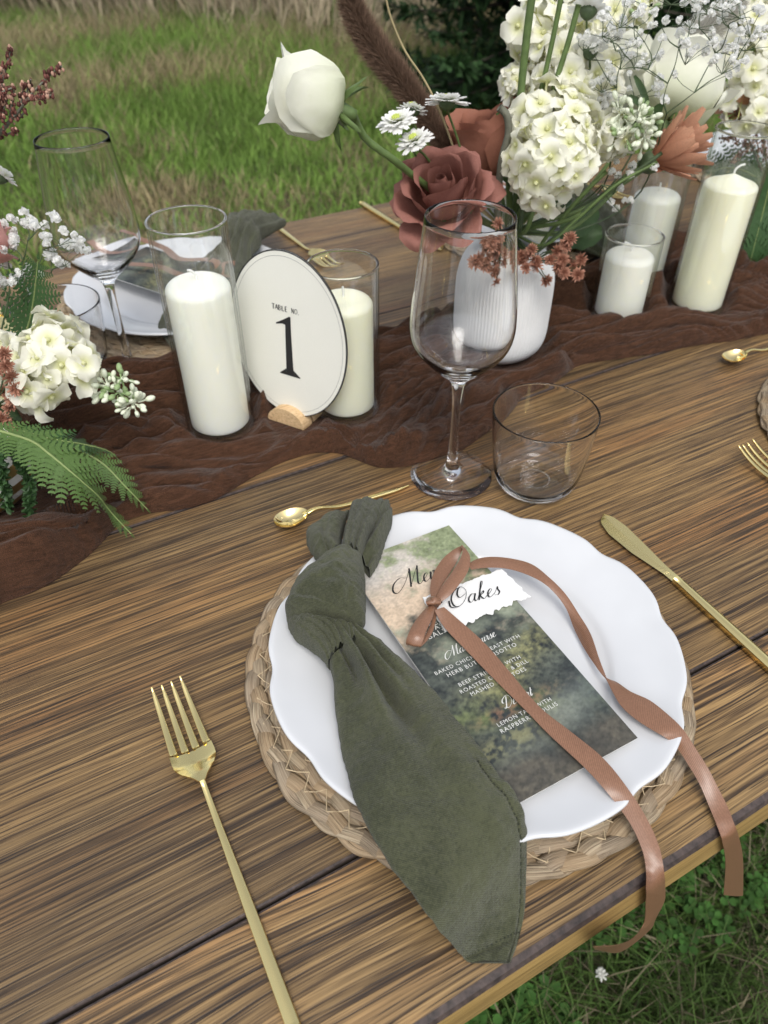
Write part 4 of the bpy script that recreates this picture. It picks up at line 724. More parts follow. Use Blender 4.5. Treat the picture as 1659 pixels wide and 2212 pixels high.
# ------------------------------------------------------------------ place card with torn edges
PZ = .0312; t = thing('name_card', 'small torn-edged white card reading Oakes on the menu', 'name card', tuple(at(1030, 1300, PZ)))
def tear(P, amp, seed):
    P = np.array(P, float); n = 60; q = resample(P, n) if len(P) > 2 else np.stack([np.interp(np.linspace(0, 1, n), [0, 1], P[:, c]) for c in range(2)], 1)
    d = P[-1]-P[0]; nn = np.array([-d[1], d[0]])/np.linalg.norm(d); k = np.linspace(0, 1, n); return q+nn*((fbm(k*22+seed, k*0, seed, 3)-.5)*amp*2)[:, None]
c0, c1, c2, c3 = (912, 1291), (1083, 1229), (1144, 1286), (963, 1366)
top_, bot_ = tear([c0, c1], 3.5, 1), tear([c3, c2], 6, 2); G = []
for i in range(60): G.append([(*((1-f)*top_[i]+f*bot_[i]+(1 if i in (0, 59) else 0)*np.array([4*(fbm(f*9+i, 0., 7, 2)-.5)*2, 0])),) for f in np.linspace(0, 1, 22)])
m, nt, b = newmat('handmade_paper'); tc = nd(nt, 'ShaderNodeTexCoord').outputs['Object']; n1 = noise(nt, mapped(nt, tc, (500, 1400, 500)), 1, 3, .7); setb(b, Base_Color=ramp(nt, n1, [(.3, (.76, .76, .74)), (.7, (.83, .83, .81))]), Roughness=.9); bump(nt, b, n1, .7, .0004); PAPER = m
Gw = np.array([[at(u, v, PZ+.0007+.0022*((i/59)-.4)**2) for u, v in r] for i, r in enumerate(G)]); mb = MB(); mb.grid(Gw, flip=True); Gb = Gw.copy(); Gb[..., 2] -= .0006; mb.grid(Gb); mb.grid(np.stack([ring(Gw), ring(Gb)], 1), flip=True); mb.build('paper', PAPER, t)
p0, p1 = at(*Ax(752, 374), PZ), at(*Ax(912, 329), PZ); du = unit(p1-p0); dv = np.array([-du[1], du[0], 0]); tot = sum(SCR[c][-1] for c in 'Oakes'); sz = np.linalg.norm(p1-p0)/tot; mb = MB()
script(mb, 'Oakes', lambda x, y: p0+du*x+dv*y+np.array([0, 0, .0017]), sz*.97, sz*.135); mb.build('lettering', INK, t, smooth=False)
mb = MB(); q = at(*Ax(716, 351), PZ+.0016); mb.lathe([(0, 0), (.0014, 0)], 16, q[0], q[1]); [v.__setitem__((slice(None), 2), q[2]) for v in mb.v]; mb.build('punched_hole', plain('hole_shadow', (.03, .02, .015), .9), t)

# ------------------------------------------------------------------ satin ribbon: bow, knot and two long ends
m, nt, b = newmat('satin_ribbon'); tc = nd(nt, 'ShaderNodeTexCoord').outputs['UV']; ob = nd(nt, 'ShaderNodeTexCoord').outputs['Object']
w1 = nd(nt, 'ShaderNodeTexWave', {'Vector': mapped(nt, tc, (1, .012, 1)), 'Scale': 520., 'Distortion': .6}, wave_type='BANDS', bands_direction='DIAGONAL').outputs[1]; n1 = noise(nt, ob, 900, 2)
setb(b, Base_Color=ramp(nt, mth(nt, 'ADD', mth(nt, 'MULTIPLY', w1, .4), mth(nt, 'MULTIPLY', n1, .6)), [(.3, (.18, .088, .049)), (.75, (.285, .148, .088))]), Roughness=.32); b.inputs['Specular IOR Level'].default_value = .6
bump(nt, b, mth(nt, 'ADD', mth(nt, 'MULTIPLY', w1, .5), n1), .25, .0002); SATIN = m
t = thing('ribbon_bow', 'dusty rose satin ribbon bow with two long ends over the plate and table edge', 'ribbon', tuple(at(937, 1300, .032)))
def K4(x, y): return (597.2+.32*x, 1061.8+.32*y)
def strip(name, L, R, z, n=60, conv=None, bulge=.0006):
    """L, R image outlines of the band with a height (or, as a tuple ('y', value), a vertical plane) per control point"""
    PL, PR = [], []
    for a, b_, zz in zip(L, R, z):
        a, b_ = (conv(*a), conv(*b_)) if conv else (a, b_)
        if isinstance(zz, tuple) and zz[0] == 'y': PL.append(atY(*a, zz[1])); PR.append(atY(*b_, zz[2]))
        elif isinstance(zz, tuple): PL.append(at(*a, zz[0])); PR.append(at(*b_, zz[1]))
        else: PL.append(at(*a, zz)); PR.append(at(*b_, zz))
    D = resample(np.c_[(np.array(PL)+np.array(PR))/2, np.array(PL), np.array(PR)], n); A_, B_ = D[:, 3:6], D[:, 6:9]; wv = (B_-A_)*(.13 if name == 'tail' else .04); A_, B_ = A_-wv, B_+wv; f = np.linspace(0, 1, 7)[None, :, None]
    G = A_[:, None]*(1-f)+B_[:, None]*f; T = np.gradient(D[:, :3], axis=0); N = np.cross(T, B_-A_); N /= np.linalg.norm(N, axis=1)[:, None]+1e-12; N *= np.sign(N[:, 2:3]+1e-9)
    G = G+N[:, None]*(bulge*np.sin(f*PI)); Ln = np.r_[0, np.cumsum(np.linalg.norm(np.diff(D[:, :3], axis=0), axis=1))]
    uvg = np.stack([np.broadcast_to(Ln[:, None], (n, 7)), np.broadcast_to(np.linspace(0, 1, 7)[None], (n, 7))], -1); mb = MB(); mb.grid(G, uv=uvg); G2 = G-N[:, None]*.0003; mb.grid(G2, flip=True, uv=uvg)
    for k in (0, -1): mb.grid(np.stack([G[:, k], G2[:, k]], 1), uv=np.stack([uvg[:, k]]*2, 1))
    mb.build(name, SATIN, t)
strip('tail', [(941, 1318), (962, 1352), (1010, 1402), (1062, 1456), (1137, 1532), (1191, 1586), (1263, 1652), (1317, 1712), (1365, 1778), (1392, 1838), (1400, 1886), (1401, 1920), (1400, 1946), (1394, 1994), (1371, 2024), (1335, 2042), (1281, 2045)],
      [(957, 1312), (985, 1338), (1040, 1388), (1092, 1446), (1161, 1526), (1227, 1580), (1299, 1640), (1353, 1706), (1395, 1772), (1421, 1832), (1431, 1886), (1433, 1916), (1432, 1946), (1416, 1982), (1398, 2012), (1340, 2054), (1284, 2050)],
      [.040, .036, .0335, .033, .033, .033, .033, .031, .020, .010, .004, ('y', .078, .079), ('y', .077, .078), ('y', .076, .078), ('y', .072, .080), ('y', .066, .080), ('y', .066, .078)], 130)
strip('tail', [(812, 246), (860, 238), (920, 240), (980, 255), (1040, 285), (1085, 325), (1120, 375), (1147, 440), (1182, 510), (1222, 570), (1243, 596), (1262, 628), (1290, 672), (1330, 708), (1378, 742), (1430, 775), (1470, 810), (1510, 870), (1545, 930), (1580, 1010), (1606, 1075), (1617, 1110), (1628, 1180), (1623, 1282)],
      [(800, 232), (850, 213), (920, 213), (1000, 232), (1060, 275), (1110, 325), (1150, 385), (1187, 450), (1216, 530), (1239, 582), (1246, 594), (1275, 608), (1318, 640), (1375, 668), (1432, 712), (1480, 757), (1520, 815), (1560, 878), (1592, 940), (1622, 1000), (1646, 1062), (1658, 1095), (1672, 1170), (1672, 1284)],
      [.040, .038, .034, .033, .033, .030, .026, (.020, .026), (.020, .024), .023, .024, (.026, .024), .028, .030, .031, .031, .024, .016, .010, .005, .003, ('y', .079, .079), ('y', .078, .079), ('y', .078, .080)], 170, Ax)
strip('loop', [(1048, 735), (1040, 650), (1062, 558), (1120, 462), (1190, 398), (1243, 369), (1262, 376)], [(1078, 715), (1112, 640), (1150, 576), (1205, 488), (1240, 420), (1258, 388), (1266, 380)], [.038, .037, .036, .037, .041, .045, .047], 50, K4)
strip('loop', [(1244, 368), (1258, 400), (1235, 470), (1170, 570), (1108, 660), (1072, 722)], [(1262, 372), (1304, 432), (1292, 530), (1225, 632), (1160, 706), (1094, 752)], [.047, .049, .048, .046, .043, .040], 50, K4, .001)
strip('loop', [(1060, 765), (1058, 830), (1040, 900), (1010, 960), (980, 1010), (968, 1046)], [(1084, 782), (1078, 850), (1062, 920), (1046, 960), (1015, 1005), (976, 1046)], [.036, .034, .033, .033, .033, .034], 40, K4)
strip('loop', [(1036, 762), (986, 815), (930, 890), (893, 965), (877, 1022), (890, 1036)], [(1070, 782), (1050, 850), (1012, 930), (992, 985), (970, 1044), (965, 1050)], [.040, .042, .043, .043, .039, .036], 50, K4, .0016)
strip('knot', [(1018, 728), (1012, 745), (1020, 765), (1040, 778)], [(1104, 715), (1106, 740), (1098, 762), (1086, 782)], [.040, .046, .044, .037], 30, K4, .0015)
strip('knot', [(1030, 712), (1060, 708), (1095, 722), (1110, 745)], [(1012, 748), (1050, 742), (1078, 756), (1092, 772)], [.038, .047, .046, .040], 30, K4, .001)
# other menus and ribbons on the far plates
def far_menu(cx, cy, rz, label, lr):
    q = thing('menu_card', label, 'menu', (cx, cy, .032)); mb = MB(); n = 60; u = np.array([math.cos(rz), math.sin(rz), 0]); v = np.array([-u[1], u[0], 0]); xs = np.linspace(0, 1, 40)[:, None]+np.zeros((1, n)); ys = np.linspace(0, 1, n)[None]+np.zeros((40, 1))
    G = np.array([cx, cy, .0320])+(xs[..., None]-.5)*MW*u+(.5-ys[..., None])*MH*v; PC = painting(xs, ys); mb.grid(G, col=np.concatenate([PC, np.ones((40, n, 1))], -1), flip=True); mb.cur = 1; B_ = G.copy(); B_[..., 2] -= .0006; mb.grid(B_[::39, ::n-1]); mb.grid(np.stack([ring(G), ring(B_)], 1)); mb.build('sheet', [PAINT, CARDW], q)
    q = thing('ribbon_bow', lr, 'ribbon', (cx, cy, .034)); c = np.array([cx, cy, .034])
    for pts in ([(0, .06), (.02, .02), (.01, -.03), (.025, -.09), (.02, -.13)], [(0, .06), (-.03, .03), (-.02, -.02), (-.04, -.07), (-.03, -.125)], [(0, .06), (.03, .085), (.045, .08), (.03, .062), (0, .06)], [(0, .06), (-.03, .04), (-.045, .05), (-.025, .065), (0, .06)]):
        P = resample([c+u*a+v*b_+np.array([0, 0, .004+.012*math.sin(i*1.2)**2]) for i, (a, b_) in enumerate(pts)], 30); mb = MB(); T = np.gradient(P, axis=0); Nn = np.cross(T, [0, 0, 1.]); Nn /= np.linalg.norm(Nn, axis=1)[:, None]+1e-9; mb.grid(np.stack([P-Nn*.005, P+Nn*.005], 1)); mb.grid(np.stack([P-Nn*.005-[0, 0, .0003], P+Nn*.005-[0, 0, .0003]], 1), flip=True); mb.build('band', SATIN, q)
    q = thing('name_card', 'small white name card at the '+lr.split('at the ')[-1], 'name card', tuple(c)); mb = MB(); o_ = c+v*.055+u*.01+[0, 0, -.0008]; mb.add([o_+u*a*.03+v*b_*.014+np.array([0, 0, z]) for z in (0, .0007) for a, b_ in ((-1, -1), (1.1, -.9), (1, 1), (-1.05, .9))], [(3, 2, 1, 0), (4, 5, 6, 7), (0, 1, 5, 4), (1, 2, 6, 5), (2, 3, 7, 6), (3, 0, 4, 7)]); mb.build('paper', PAPER, q, smooth=False)
far_menu(.205, .872, PI+.5, 'menu card lying on the far left plate behind the tall candle', 'ribbon bow on the menu at the far left plate')
far_menu(.712, .872, PI+.4, 'menu card lying on the far plate behind the bouquet', 'ribbon bow on the menu at the plate behind the bouquet')
# ------------------------------------------------------------------ flowers
STEMG = plain('stem_green', (.10, .155, .045), .55, .2, 120); STEMD = plain('stem_dark', (.055, .085, .035), .6, .2, 120); STEMW = plain('woody_stem', (.13, .13, .095), .7, .25, 150, bmp=.0004); STEMT = plain('dry_stem', (.36, .29, .15), .7)
CREAM = petal_mat('cream_rose_petal', (.58, .64, .34), (.84, .84, .73), .045, .006, .34, .68, bmp=.0006, sc=140); MAUVE = petal_mat('mauve_rose_petal', (.25, .105, .072), (.34, .150, .118), .05, .0, .22, .7, .25, bmp=.0005, sc=160)
MAUVE2 = petal_mat('terracotta_rose_petal', (.25, .10, .060), (.34, .145, .095), .05, .0, .22, .7, .15, bmp=.0004, sc=160)
FLOR = petal_mat('lilac_petal', (.72, .73, .36), (.90, .89, .77), .0070, .0012, .35); BUDG = plain('green_bud', (.26, .36, .16), .5, .15, 200); BUDW = plain('white_bud', (.68, .72, .56), .5, .1, 200)
WHITEP = petal_mat('white_mum_petal', (.74, .78, .42), (.90, .90, .87), .008, .001, .3); COPP = petal_mat('coppery_petal', (.34, .115, .06), (.62, .33, .21), .034, .0, .25, vein=.3, sc=220)
TERR = petal_mat('wax_blossom', (.22, .085, .05), (.56, .29, .20), .007, .001, .2); BREATH = petal_mat('babys_breath', (.80, .82, .72), (.96, .96, .94), .002, .0, .55); LEAF = plain('leaf_green', (.050, .095, .030), .5, .3, 80, bmp=.0004)
FERN = plain('fern_green', (.070, .130, .026), .55, .3, 60, bmp=.0003); FERND = plain('fern_dark', (.034, .085, .022), .55, .3, 60)
MOUTH = np.array([VX, VY, .119])
def stem_to(mb, pts, r=.0018, n=7, k=24): mb.tube(resample(pts, k), np.linspace(r*.85, r, k), n)
def ipt(u, v, D): return atD(u, v, D)
def petal_grid(prof, W, tip=.35, curl=0., ruff=.0006, seed=0, nu=11, nv=12, maxa=1.35, flatn=.0):
    """a petal standing on the local axis: prof (r, z) from base to tip, W its half width in metres"""
    P = resample([(a, b, 0) for a, b in prof], nv); u = np.linspace(-1, 1, nu)[:, None]; v = np.linspace(0, 1, nv)[None]
    vt = v*(1-tip*np.abs(u)**2.6); r = np.interp(vt.ravel(), np.linspace(0, 1, nv), P[:, 0]).reshape(vt.shape); z = np.interp(vt.ravel(), np.linspace(0, 1, nv), P[:, 1]).reshape(vt.shape)
    w = W*np.sin(PI*np.clip(vt*.62+.06, 0, 1))**.8; a = np.clip(u*w/np.maximum(r, .004), -maxa, maxa)
    rf = (fbm(u*2.2+seed*3.1+0*v, v*2.5+seed, 200+seed, 3)-.5)*2*ruff*v*4; r2 = r+rf+curl*np.abs(u)**3*v**2
    return np.stack([r2*np.cos(a), r2*np.sin(a), z+rf*.6-flatn*np.abs(u)**2*v], -1)
def rose(name, label, c, d, layers, mat, stem, sz=1., spin=0., group=None, sepals=True, stemr=.0026, stemm=None):
    """c = base of the bloom; layers: (count, profile, W, tip, curl, ruffle)"""
    t = thing(name, label, 'rose', c, group); Fm = frame(d, spin); rg = random.Random(len(label)); k = 0
    for cnt, prof, Wd, tip, curl, ruff in layers:
        off = rg.uniform(0, 6)
        for i in range(cnt):
            th = off+i*2*PI/cnt+rg.uniform(-.18, .18); s = rg.uniform(.93, 1.07); G = petal_grid([(a*s, b*rg.uniform(.97, 1.04)) for a, b in prof], Wd*rg.uniform(.92, 1.1), tip, curl*rg.uniform(.5, 1.4), ruff, k)
            cz, sz_ = math.cos(th), math.sin(th); G = G@np.array([[cz, sz_, 0], [-sz_, cz, 0], [0, 0, 1]]); mb = MB(); mb.grid(G, flip=True); me = mb.mesh('petal', mat)
            inst('petal', me, t, c, Fm, sz); k += 1
    if sepals:
        mb = MB(); mb.lathe([(0, -.012), (.0045, -.012), (.0058, -.007), (.0068, -.001), (.0075, .003), (.002, .005)], 16); inst('calyx', mb.mesh('calyx', STEMG), t, c, Fm, sz)
        for i in range(5):
            th = i*2*PI/5+.3; L_ = .024+.010*rg.random(); G = petal_grid([(.006, 0), (.012, .004), (.020, .002), (.020+L_*.5, -.008-.012*rg.random())], .0042, .9, 0, .0004, i, 5, 8); cz, sz_ = math.cos(th), math.sin(th); G = G@np.array([[cz, sz_, 0], [-sz_, cz, 0], [0, 0, 1]])
            mb = MB(); mb.grid(G, flip=True); inst('sepal', mb.mesh('sepal', STEMG), t, c, Fm, sz)
    mb = MB(); stem_to(mb, [np.asarray(c)-unit(d)*.010*sz]+stem, stemr, 9, 30); mb.build('stem', stemm or STEMG, t); return t
BUDL = [(3, [(.002, 0), (.009, .012), (.011, .030), (.007, .052)], .020, .25, 0, .0003), (3, [(.003, 0), (.016, .012), (.018, .032), (.013, .058)], .026, .28, 0, .0005), (4, [(.004, 0), (.023, .012), (.0255, .032), (.021, .056), (.0225, .063)], .030, .30, .002, .0007),
        (4, [(.004, 0), (.0275, .011), (.031, .030), (.0275, .052), (.034, .064)], .034, .32, .003, .0009), (2, [(.004, 0), (.029, .009), (.034, .026), (.0325, .040), (.041, .052)], .030, .5, .003, .0010)]
BUDW2 = BUDL[:4]+[(3, [(.004, 0), (.0300, .010), (.0355, .026), (.0350, .040), (.046, .049)], .036, .45, .004, .0016), (2, [(.004, -.001), (.031, .006), (.038, .020), (.0385, .032), (.052, .036)], .030, .55, .005, .0022)]
dW = unit(-.93*RT+.20*UP-.30*FW)
c = ipt(740, 240, .640); rose('rose', 'single white rose bud leaning out at the left of the central bouquet', c, dW, BUDL, CREAM, [ipt(790, 300, .65), ipt(850, 345, .66), ipt(900, 385, .68), ipt(1000, 460, .71), MOUTH+[0, 0, .01], MOUTH-[0, 0, .05]], .90, .9, 'roses', stemr=.0034)
OPENL = [(3, [(.002, 0), (.0065, .012), (.0070, .026), (.0045, .038)], .014, .2, 0, .0003), (3, [(.003, 0), (.012, .010), (.0135, .026), (.0125, .041)], .020, .25, .001, .0006), (3, [(.004, 0), (.017, .008), (.021, .024), (.021, .042), (.0235, .045)], .027, .28, .002, .0009),
         (4, [(.004, 0), (.022, .004), (.030, .018), (.033, .036), (.039, .040)], .031, .3, .001, .0014), (5, [(.004, -.001), (.024, .0), (.036, .010), (.043, .022), (.051, .021)], .033, .3, -.001, .0018), (5, [(.004, -.003), (.024, -.006), (.038, -.002), (.050, .002), (.057, -.005)], .032, .35, -.003, .0022)]
c = ipt(962, 438, .690); rose('rose', 'large open dusty mauve rose above the rim of the near wine glass', c, unit(-FW*.90+UP*.28-RT*.20), OPENL, MAUVE, [ipt(1010, 480, .72), ipt(1060, 520, .72), MOUTH+[0, 0, .01], MOUTH-[0, 0, .05]], .88, 2.1, 'roses')
TB = [(3, [(.002, 0), (.012, .012), (.014, .030), (.010, .052)], .022, .25, 0, .0005), (4, [(.003, 0), (.021, .010), (.025, .030), (.023, .052), (.026, .056)], .030, .28, .002, .0012), (4, [(.004, 0), (.027, .008), (.033, .028), (.034, .048), (.043, .056)], .033, .32, .003, .0018)]
c = ipt(1068, 375, .775); rose('rose', 'terracotta rose bud behind the open mauve rose', c, unit(UP*.72-RT*.25-FW*.62), TB, MAUVE2, [ipt(1085, 430, .77), ipt(1095, 500, .75), MOUTH+[0, 0, .01], MOUTH-[0, 0, .05]], 1.0, .5, 'roses')
c = ipt(1432, 268, .86); rose('rose', 'large white rose at the right of the bouquet under baby\'s breath', c, unit(UP*.93+RT*.24-FW*.08), BUDW2, CREAM, [ipt(1400, 330, .84), ipt(1320, 420, .80), ipt(1220, 500, .76), MOUTH+[0, 0, .01], MOUTH-[0, 0, .05]], 1.22, 1.9, 'roses')
c = ipt(1345, 258, .93); rose('rose', 'white rose half hidden between the hydrangeas and the large white rose', c, unit(UP*.95-RT*.03), BUDW2, CREAM, [ipt(1330, 330, .88), ipt(1230, 450, .80), MOUTH+[0, 0, .01], MOUTH-[0, 0, .05]], 1.2, 3.0, 'roses')
# --- lilac-like white clusters of four-petalled florets
def floret_mesh(seed, s=1.):
    rg = random.Random(seed); mb = MB()
    for k in range(4):
        th = k*PI/2+rg.uniform(-.15, .15); cup = rg.uniform(.1, .95); L_ = .0118*rg.uniform(.9, 1.1); Wd = .0070*rg.uniform(.9, 1.1); nu, nv = 5, 6; G = np.zeros((nu, nv, 3))
        for i, u in enumerate(np.linspace(-1, 1, nu)):
            for j, v in enumerate(np.linspace(0, 1, nv)):
                w = Wd*math.sin(PI*min(1, v*.70+.10))**.7*(1 if v < .99 else .55); x = .0010+L_*v*(1-.10*u*u); y = u*w; z = cup*x*.45+.35*y*y/Wd-.0035*v**3*rg.uniform(.6, 1.2)*cup*2
                G[i, j] = (x*math.cos(th)-y*math.sin(th), x*math.sin(th)+y*math.cos(th), z)
        mb.grid(G)
    mb.blob((0, 0, .0012), .0019, 5, 7); mb.tube([(0, 0, 0), (0, 0, -.004), (.0006, .0004, -.009)], [.0010, .0008, .0006], 5); return mb.mesh('floret', FLOR)
FM = [floret_mesh(i) for i in range(6)]
def budm():
    mb = MB(); mb.blob((0, 0, .004), .0026, 6, 7, (.8, .8, 1.3)); mb.tube([(0, 0, .003), (0, 0, -.004)], [.0008, .0006], 5); return mb
BM = [budm().mesh('bud', BUDW), budm().mesh('bud', BUDG)]
def lilac(label, c, ax, n, stem, buds=None, seed=0, fs=1., mind=.0115, stemm=None):
    """ax: three semi-axis vectors; florets sit on that ellipsoid"""
    t = thing('lilac_spray', label, 'flower spray', c, 'white lilac sprays'); R = np.random.default_rng(seed); c = np.asarray(c); A_ = np.array(ax)*1.17; n = int(n*1.35); pts = []; tr = 0
    K_ = max(2, n//9); sub_ = [unit(R.normal(size=3))*R.uniform(.35, .85) for _ in range(K_)]
    while len(pts) < n and tr < n*80:
        tr += 1; d0 = unit(R.normal(size=3)); u0 = sub_[R.integers(0, K_)]+d0*.42*R.uniform(.7, 1.1); d = unit(u0*.6+d0*.7); p = u0@A_
        if d@np.linalg.solve(A_.T, FW) > .55*np.linalg.norm(np.linalg.solve(A_.T, FW)): continue
        if all(np.linalg.norm(p-q[0]) > mind*fs for q in pts): pts.append((p, d))
    mb = MB()
    for p, d in pts:
        nrm = unit(d@np.linalg.inv(A_).T*np.linalg.norm(A_)+R.normal(0, .62, 3)); inst('floret', FM[R.integers(0, 6)], t, c+p, frame(nrm, R.uniform(0, 6)), fs*R.uniform(.85, 1.12))
        q = p*.35; mb.tube(resample([c+q, c+p*.7+R.normal(0, .002, 3), c+p-nrm*.008*fs], 6), .0007, 4, cap=False)
    mb.build('stalklets', STEMT if False else PEDI, t)
    if buds:
        for (bu, bv, D, cnt, rad, gp) in buds:
            bc = ipt(bu, bv, D)
            for i in range(cnt):
                d = unit(R.normal(size=3)-FW*.3); inst('bud', BM[1 if R.random() < gp else 0], t, bc+d*rad*R.uniform(.35, 1.), frame(d), R.uniform(.8, 1.3))
    mb = MB(); stem_to(mb, stem, .0026, 8, 30); mb.build('stem', stemm or STEMG, t); return t
PEDI = plain('yellow_stalk', (.42, .42, .16), .6)
def ell(rx, ry, rd, rot=0.): x = RT*math.cos(rot)+UP*math.sin(rot); y = -RT*math.sin(rot)+UP*math.cos(rot); return [x*rx, y*ry, FW*rd]
MO = [MOUTH+[0, 0, .01], MOUTH-[0, 0, .05]]
lilac('big white lilac spray right above the vase, in the middle of the bouquet', ipt(1195, 330, .700), ell(.040, .052, .032, .25), 64, [ipt(1200, 320, .71), ipt(1165, 440, .715)]+MO, None, 1, 1.14)
lilac('white lilac spray reaching right with pale unopened buds at its tip', ipt(1300, 290, .735), ell(.046, .020, .024, .02), 26, [ipt(1380, 265, .73), ipt(1260, 300, .74), ipt(1170, 380, .72)]+MO, [(1375, 262, .72, 46, .017, .12), (1345, 290, .72, 22, .014, .5), (1392, 295, .715, 22, .012, .2), (1340, 245, .73, 14, .012, .3)], 2, 1.0)
lilac('white lilac spray at the upper left of the bouquet, below the tall green stems', ipt(1200, 135, .800), ell(.050, .052, .035, .5), 60, [ipt(1195, 150, .80), ipt(1150, 300, .77)]+MO, None, 3, 1.12)
lilac('small white lilac cluster left of the tall green stems', ipt(1128, 195, .79), ell(.018, .028, .02), 13, [ipt(1128, 200, .79), ipt(1125, 330, .76)]+MO, None, 4, 1.0)
lilac('white lilac spray cut by the top edge of the photo', ipt(1295, 25, .86), ell(.055, .030, .03), 34, [ipt(1290, 30, .86), ipt(1255, 200, .82), ipt(1180, 400, .76)]+MO, [(1375, 40, .85, 20, .018, .4)], 5, 1.1)
lilac('white lilac spray behind the little daisies\' green stems, low in the upper cluster', ipt(1270, 205, .82), ell(.036, .032, .03), 24, [ipt(1260, 210, .82), ipt(1190, 380, .76)]+MO, None, 6, 1.05)
lilac('white lilac spray at the top right corner of the photo', ipt(1650, 80, 1.02), ell(.055, .085, .04), 60, [ipt(1650, 120, 1.02), ipt(1668, 330, 1.04), ipt(1672, 480, 1.06)], None, 7, 1.25)
# --- small white chrysanthemums
def mum(label, c, d, stem, r=.016, cup=.25, center=True, grp='small white chrysanthemums'):
    t = thing('white_chrysanthemum', label, 'flower', c, grp); R = np.random.default_rng(len(label)*7); Fm = frame(d)
    for ly, (cnt, L_, el) in enumerate(((22, 1., .05+cup*.3), (20, .88, .28+cup*.5), (16, .68, .55+cup*.6), (12, .45, .9))):
        mb = MB()
        for k in range(cnt):
            th = k*2*PI/cnt+R.uniform(-.1, .1)+ly*.4; e = el+R.uniform(-.1, .12); ln = r*L_*R.uniform(.9, 1.08); w = r*.175; dr = np.array([math.cos(th)*math.cos(e), math.sin(th)*math.cos(e), math.sin(e)]); sd = np.array([-math.sin(th), math.cos(th), 0]); upv = np.cross(dr, sd)*-1
            G = np.array([[dr*ln*v+sd*w*u*math.sin(PI*min(1, .15+v*.72))+upv*(.25*w*u*u-.0*v)+np.array([0, 0, -.12*ln*v*v]) for v in np.linspace(.08, 1, 6)] for u in (-1, 0, 1)]); mb.grid(G)
        o = inst('ray_petals', mb.mesh('ray_petals', WHITEP), t, c, Fm); o['kind'] = 'stuff'
    if center: mb = MB(); [mb.blob(np.array([math.cos(i*2.4)*.0032*math.sqrt(i/24), math.sin(i*2.4)*.0032*math.sqrt(i/24), .0045]), .0009, 4, 5, (1, 1, 2)) for i in range(24)]; inst('flower_centre', mb.mesh('flower_centre', plain('green_yellow_centre', (.52, .60, .12), .6)), t, c, Fm)
    mb = MB(); mb.lathe([(0, -.007), (.003, -.006), (.006, -.003), (.008, .001), (.002, .003)], 14); inst('calyx', mb.mesh('calyx', STEMD), t, c, Fm)
    mb = MB(); stem_to(mb, [np.asarray(c)-unit(d)*.006]+stem, .0012, 6); mb.build('stem', STEMG, t)
fc = unit(-FW*.75+UP*.6-RT*.25)
mum('small white daisy-like bloom, leftmost of the four by the mauve rose', ipt(858, 264, .69), fc, [ipt(895, 330, .70), ipt(960, 430, .72)]+MO, .0175)
mum('small white daisy-like bloom, lowest of the four, just above the mauve rose', ipt(895, 306, .68), unit(-FW*.7+UP*.6-RT*.35), [ipt(925, 345, .70), ipt(990, 440, .72)]+MO, .0165)
mum('small white daisy-like bloom peeping behind the leftmost one', ipt(890, 238, .71), unit(-FW*.3+UP*.9+RT*.1), [ipt(910, 300, .71), ipt(980, 430, .72)]+MO, .013)
mum('small white daisy-like bloom standing highest, right of the pampas plume', ipt(966, 220, .70), unit(UP*.95-FW*.45), [ipt(985, 290, .71), ipt(1030, 420, .72)]+MO, .0185)
mum('small white bloom seen from the side among the baby\'s breath', ipt(1274, 112, .76), unit(UP*1.+FW*.1), [ipt(1270, 180, .76), ipt(1235, 300, .74), ipt(1170, 440, .73)]+MO, .016, .9, False)
mum('small white bloom seen from the side near the top edge', ipt(1270, 26, .78), unit(UP*1.+RT*.2), [ipt(1262, 120, .78), ipt(1210, 300, .75)]+MO, .018, .8, False)
mum('small greenish white bloom cut by the left edge above the baby\'s breath', ipt(-4, 380, .62), unit(RT*.5+UP*.8), [ipt(-20, 450, .62), ipt(-60, 600, .63)], .014, 1.)
# --- coppery chrysanthemum, petal by petal
mb = MB(); G = np.array([[(v*.036, u*.0050*math.sin(PI*min(1, .12+v*.74)), .0010*u*u+.004*v*v) for v in np.linspace(0, 1, 9)] for u in np.linspace(-1, 1, 5)]); mb.grid(G); CPM = mb.mesh('petal', COPP)
def copper(label, c, d, stem, n, sz, seed):
    t = thing('copper_chrysanthemum', label, 'flower', c, 'coppery chrysanthemums'); R = np.random.default_rng(seed); Fm = frame(d)
    for k in range(n):
        f = k/n; th = k*2.39996; e = 1.42-.78*f**.9+R.normal(0, .06); dr = np.array([math.cos(th)*math.cos(e), math.sin(th)*math.cos(e), math.sin(e)]); sd = np.array([-math.sin(th), math.cos(th), 0]); M_ = np.stack([dr, sd, np.cross(dr, sd)], 1)
        inst('petal', CPM, t, np.asarray(c)+Fm@(dr*.006), Fm@M_, sz*(.75+.4*f)*R.uniform(.9, 1.1))
    mb = MB(); mb.lathe([(0, -.010), (.004, -.009), (.009, -.003), (.010, .003), (.003, .006)], 14); inst('calyx', mb.mesh('calyx', STEMD), t, c, Fm, sz)
    mb = MB(); stem_to(mb, [np.asarray(c)-unit(d)*.008]+stem, .0022, 8); mb.build('stem', STEMG, t)
copper('coppery orange chrysanthemum pointing right above the medium white candle', ipt(1402, 352, .735), unit(RT*.86+UP*.34-FW*.2), [ipt(1360, 372, .735), ipt(1240, 470, .72)]+MO, 44, 1.05, 1)
copper('paler coppery chrysanthemum just behind the first, toward the tall cylinder', ipt(1440, 330, .80), unit(RT*.8+UP*.55), [ipt(1400, 360, .79), ipt(1260, 450, .75)]+MO, 34, 1.0, 2)
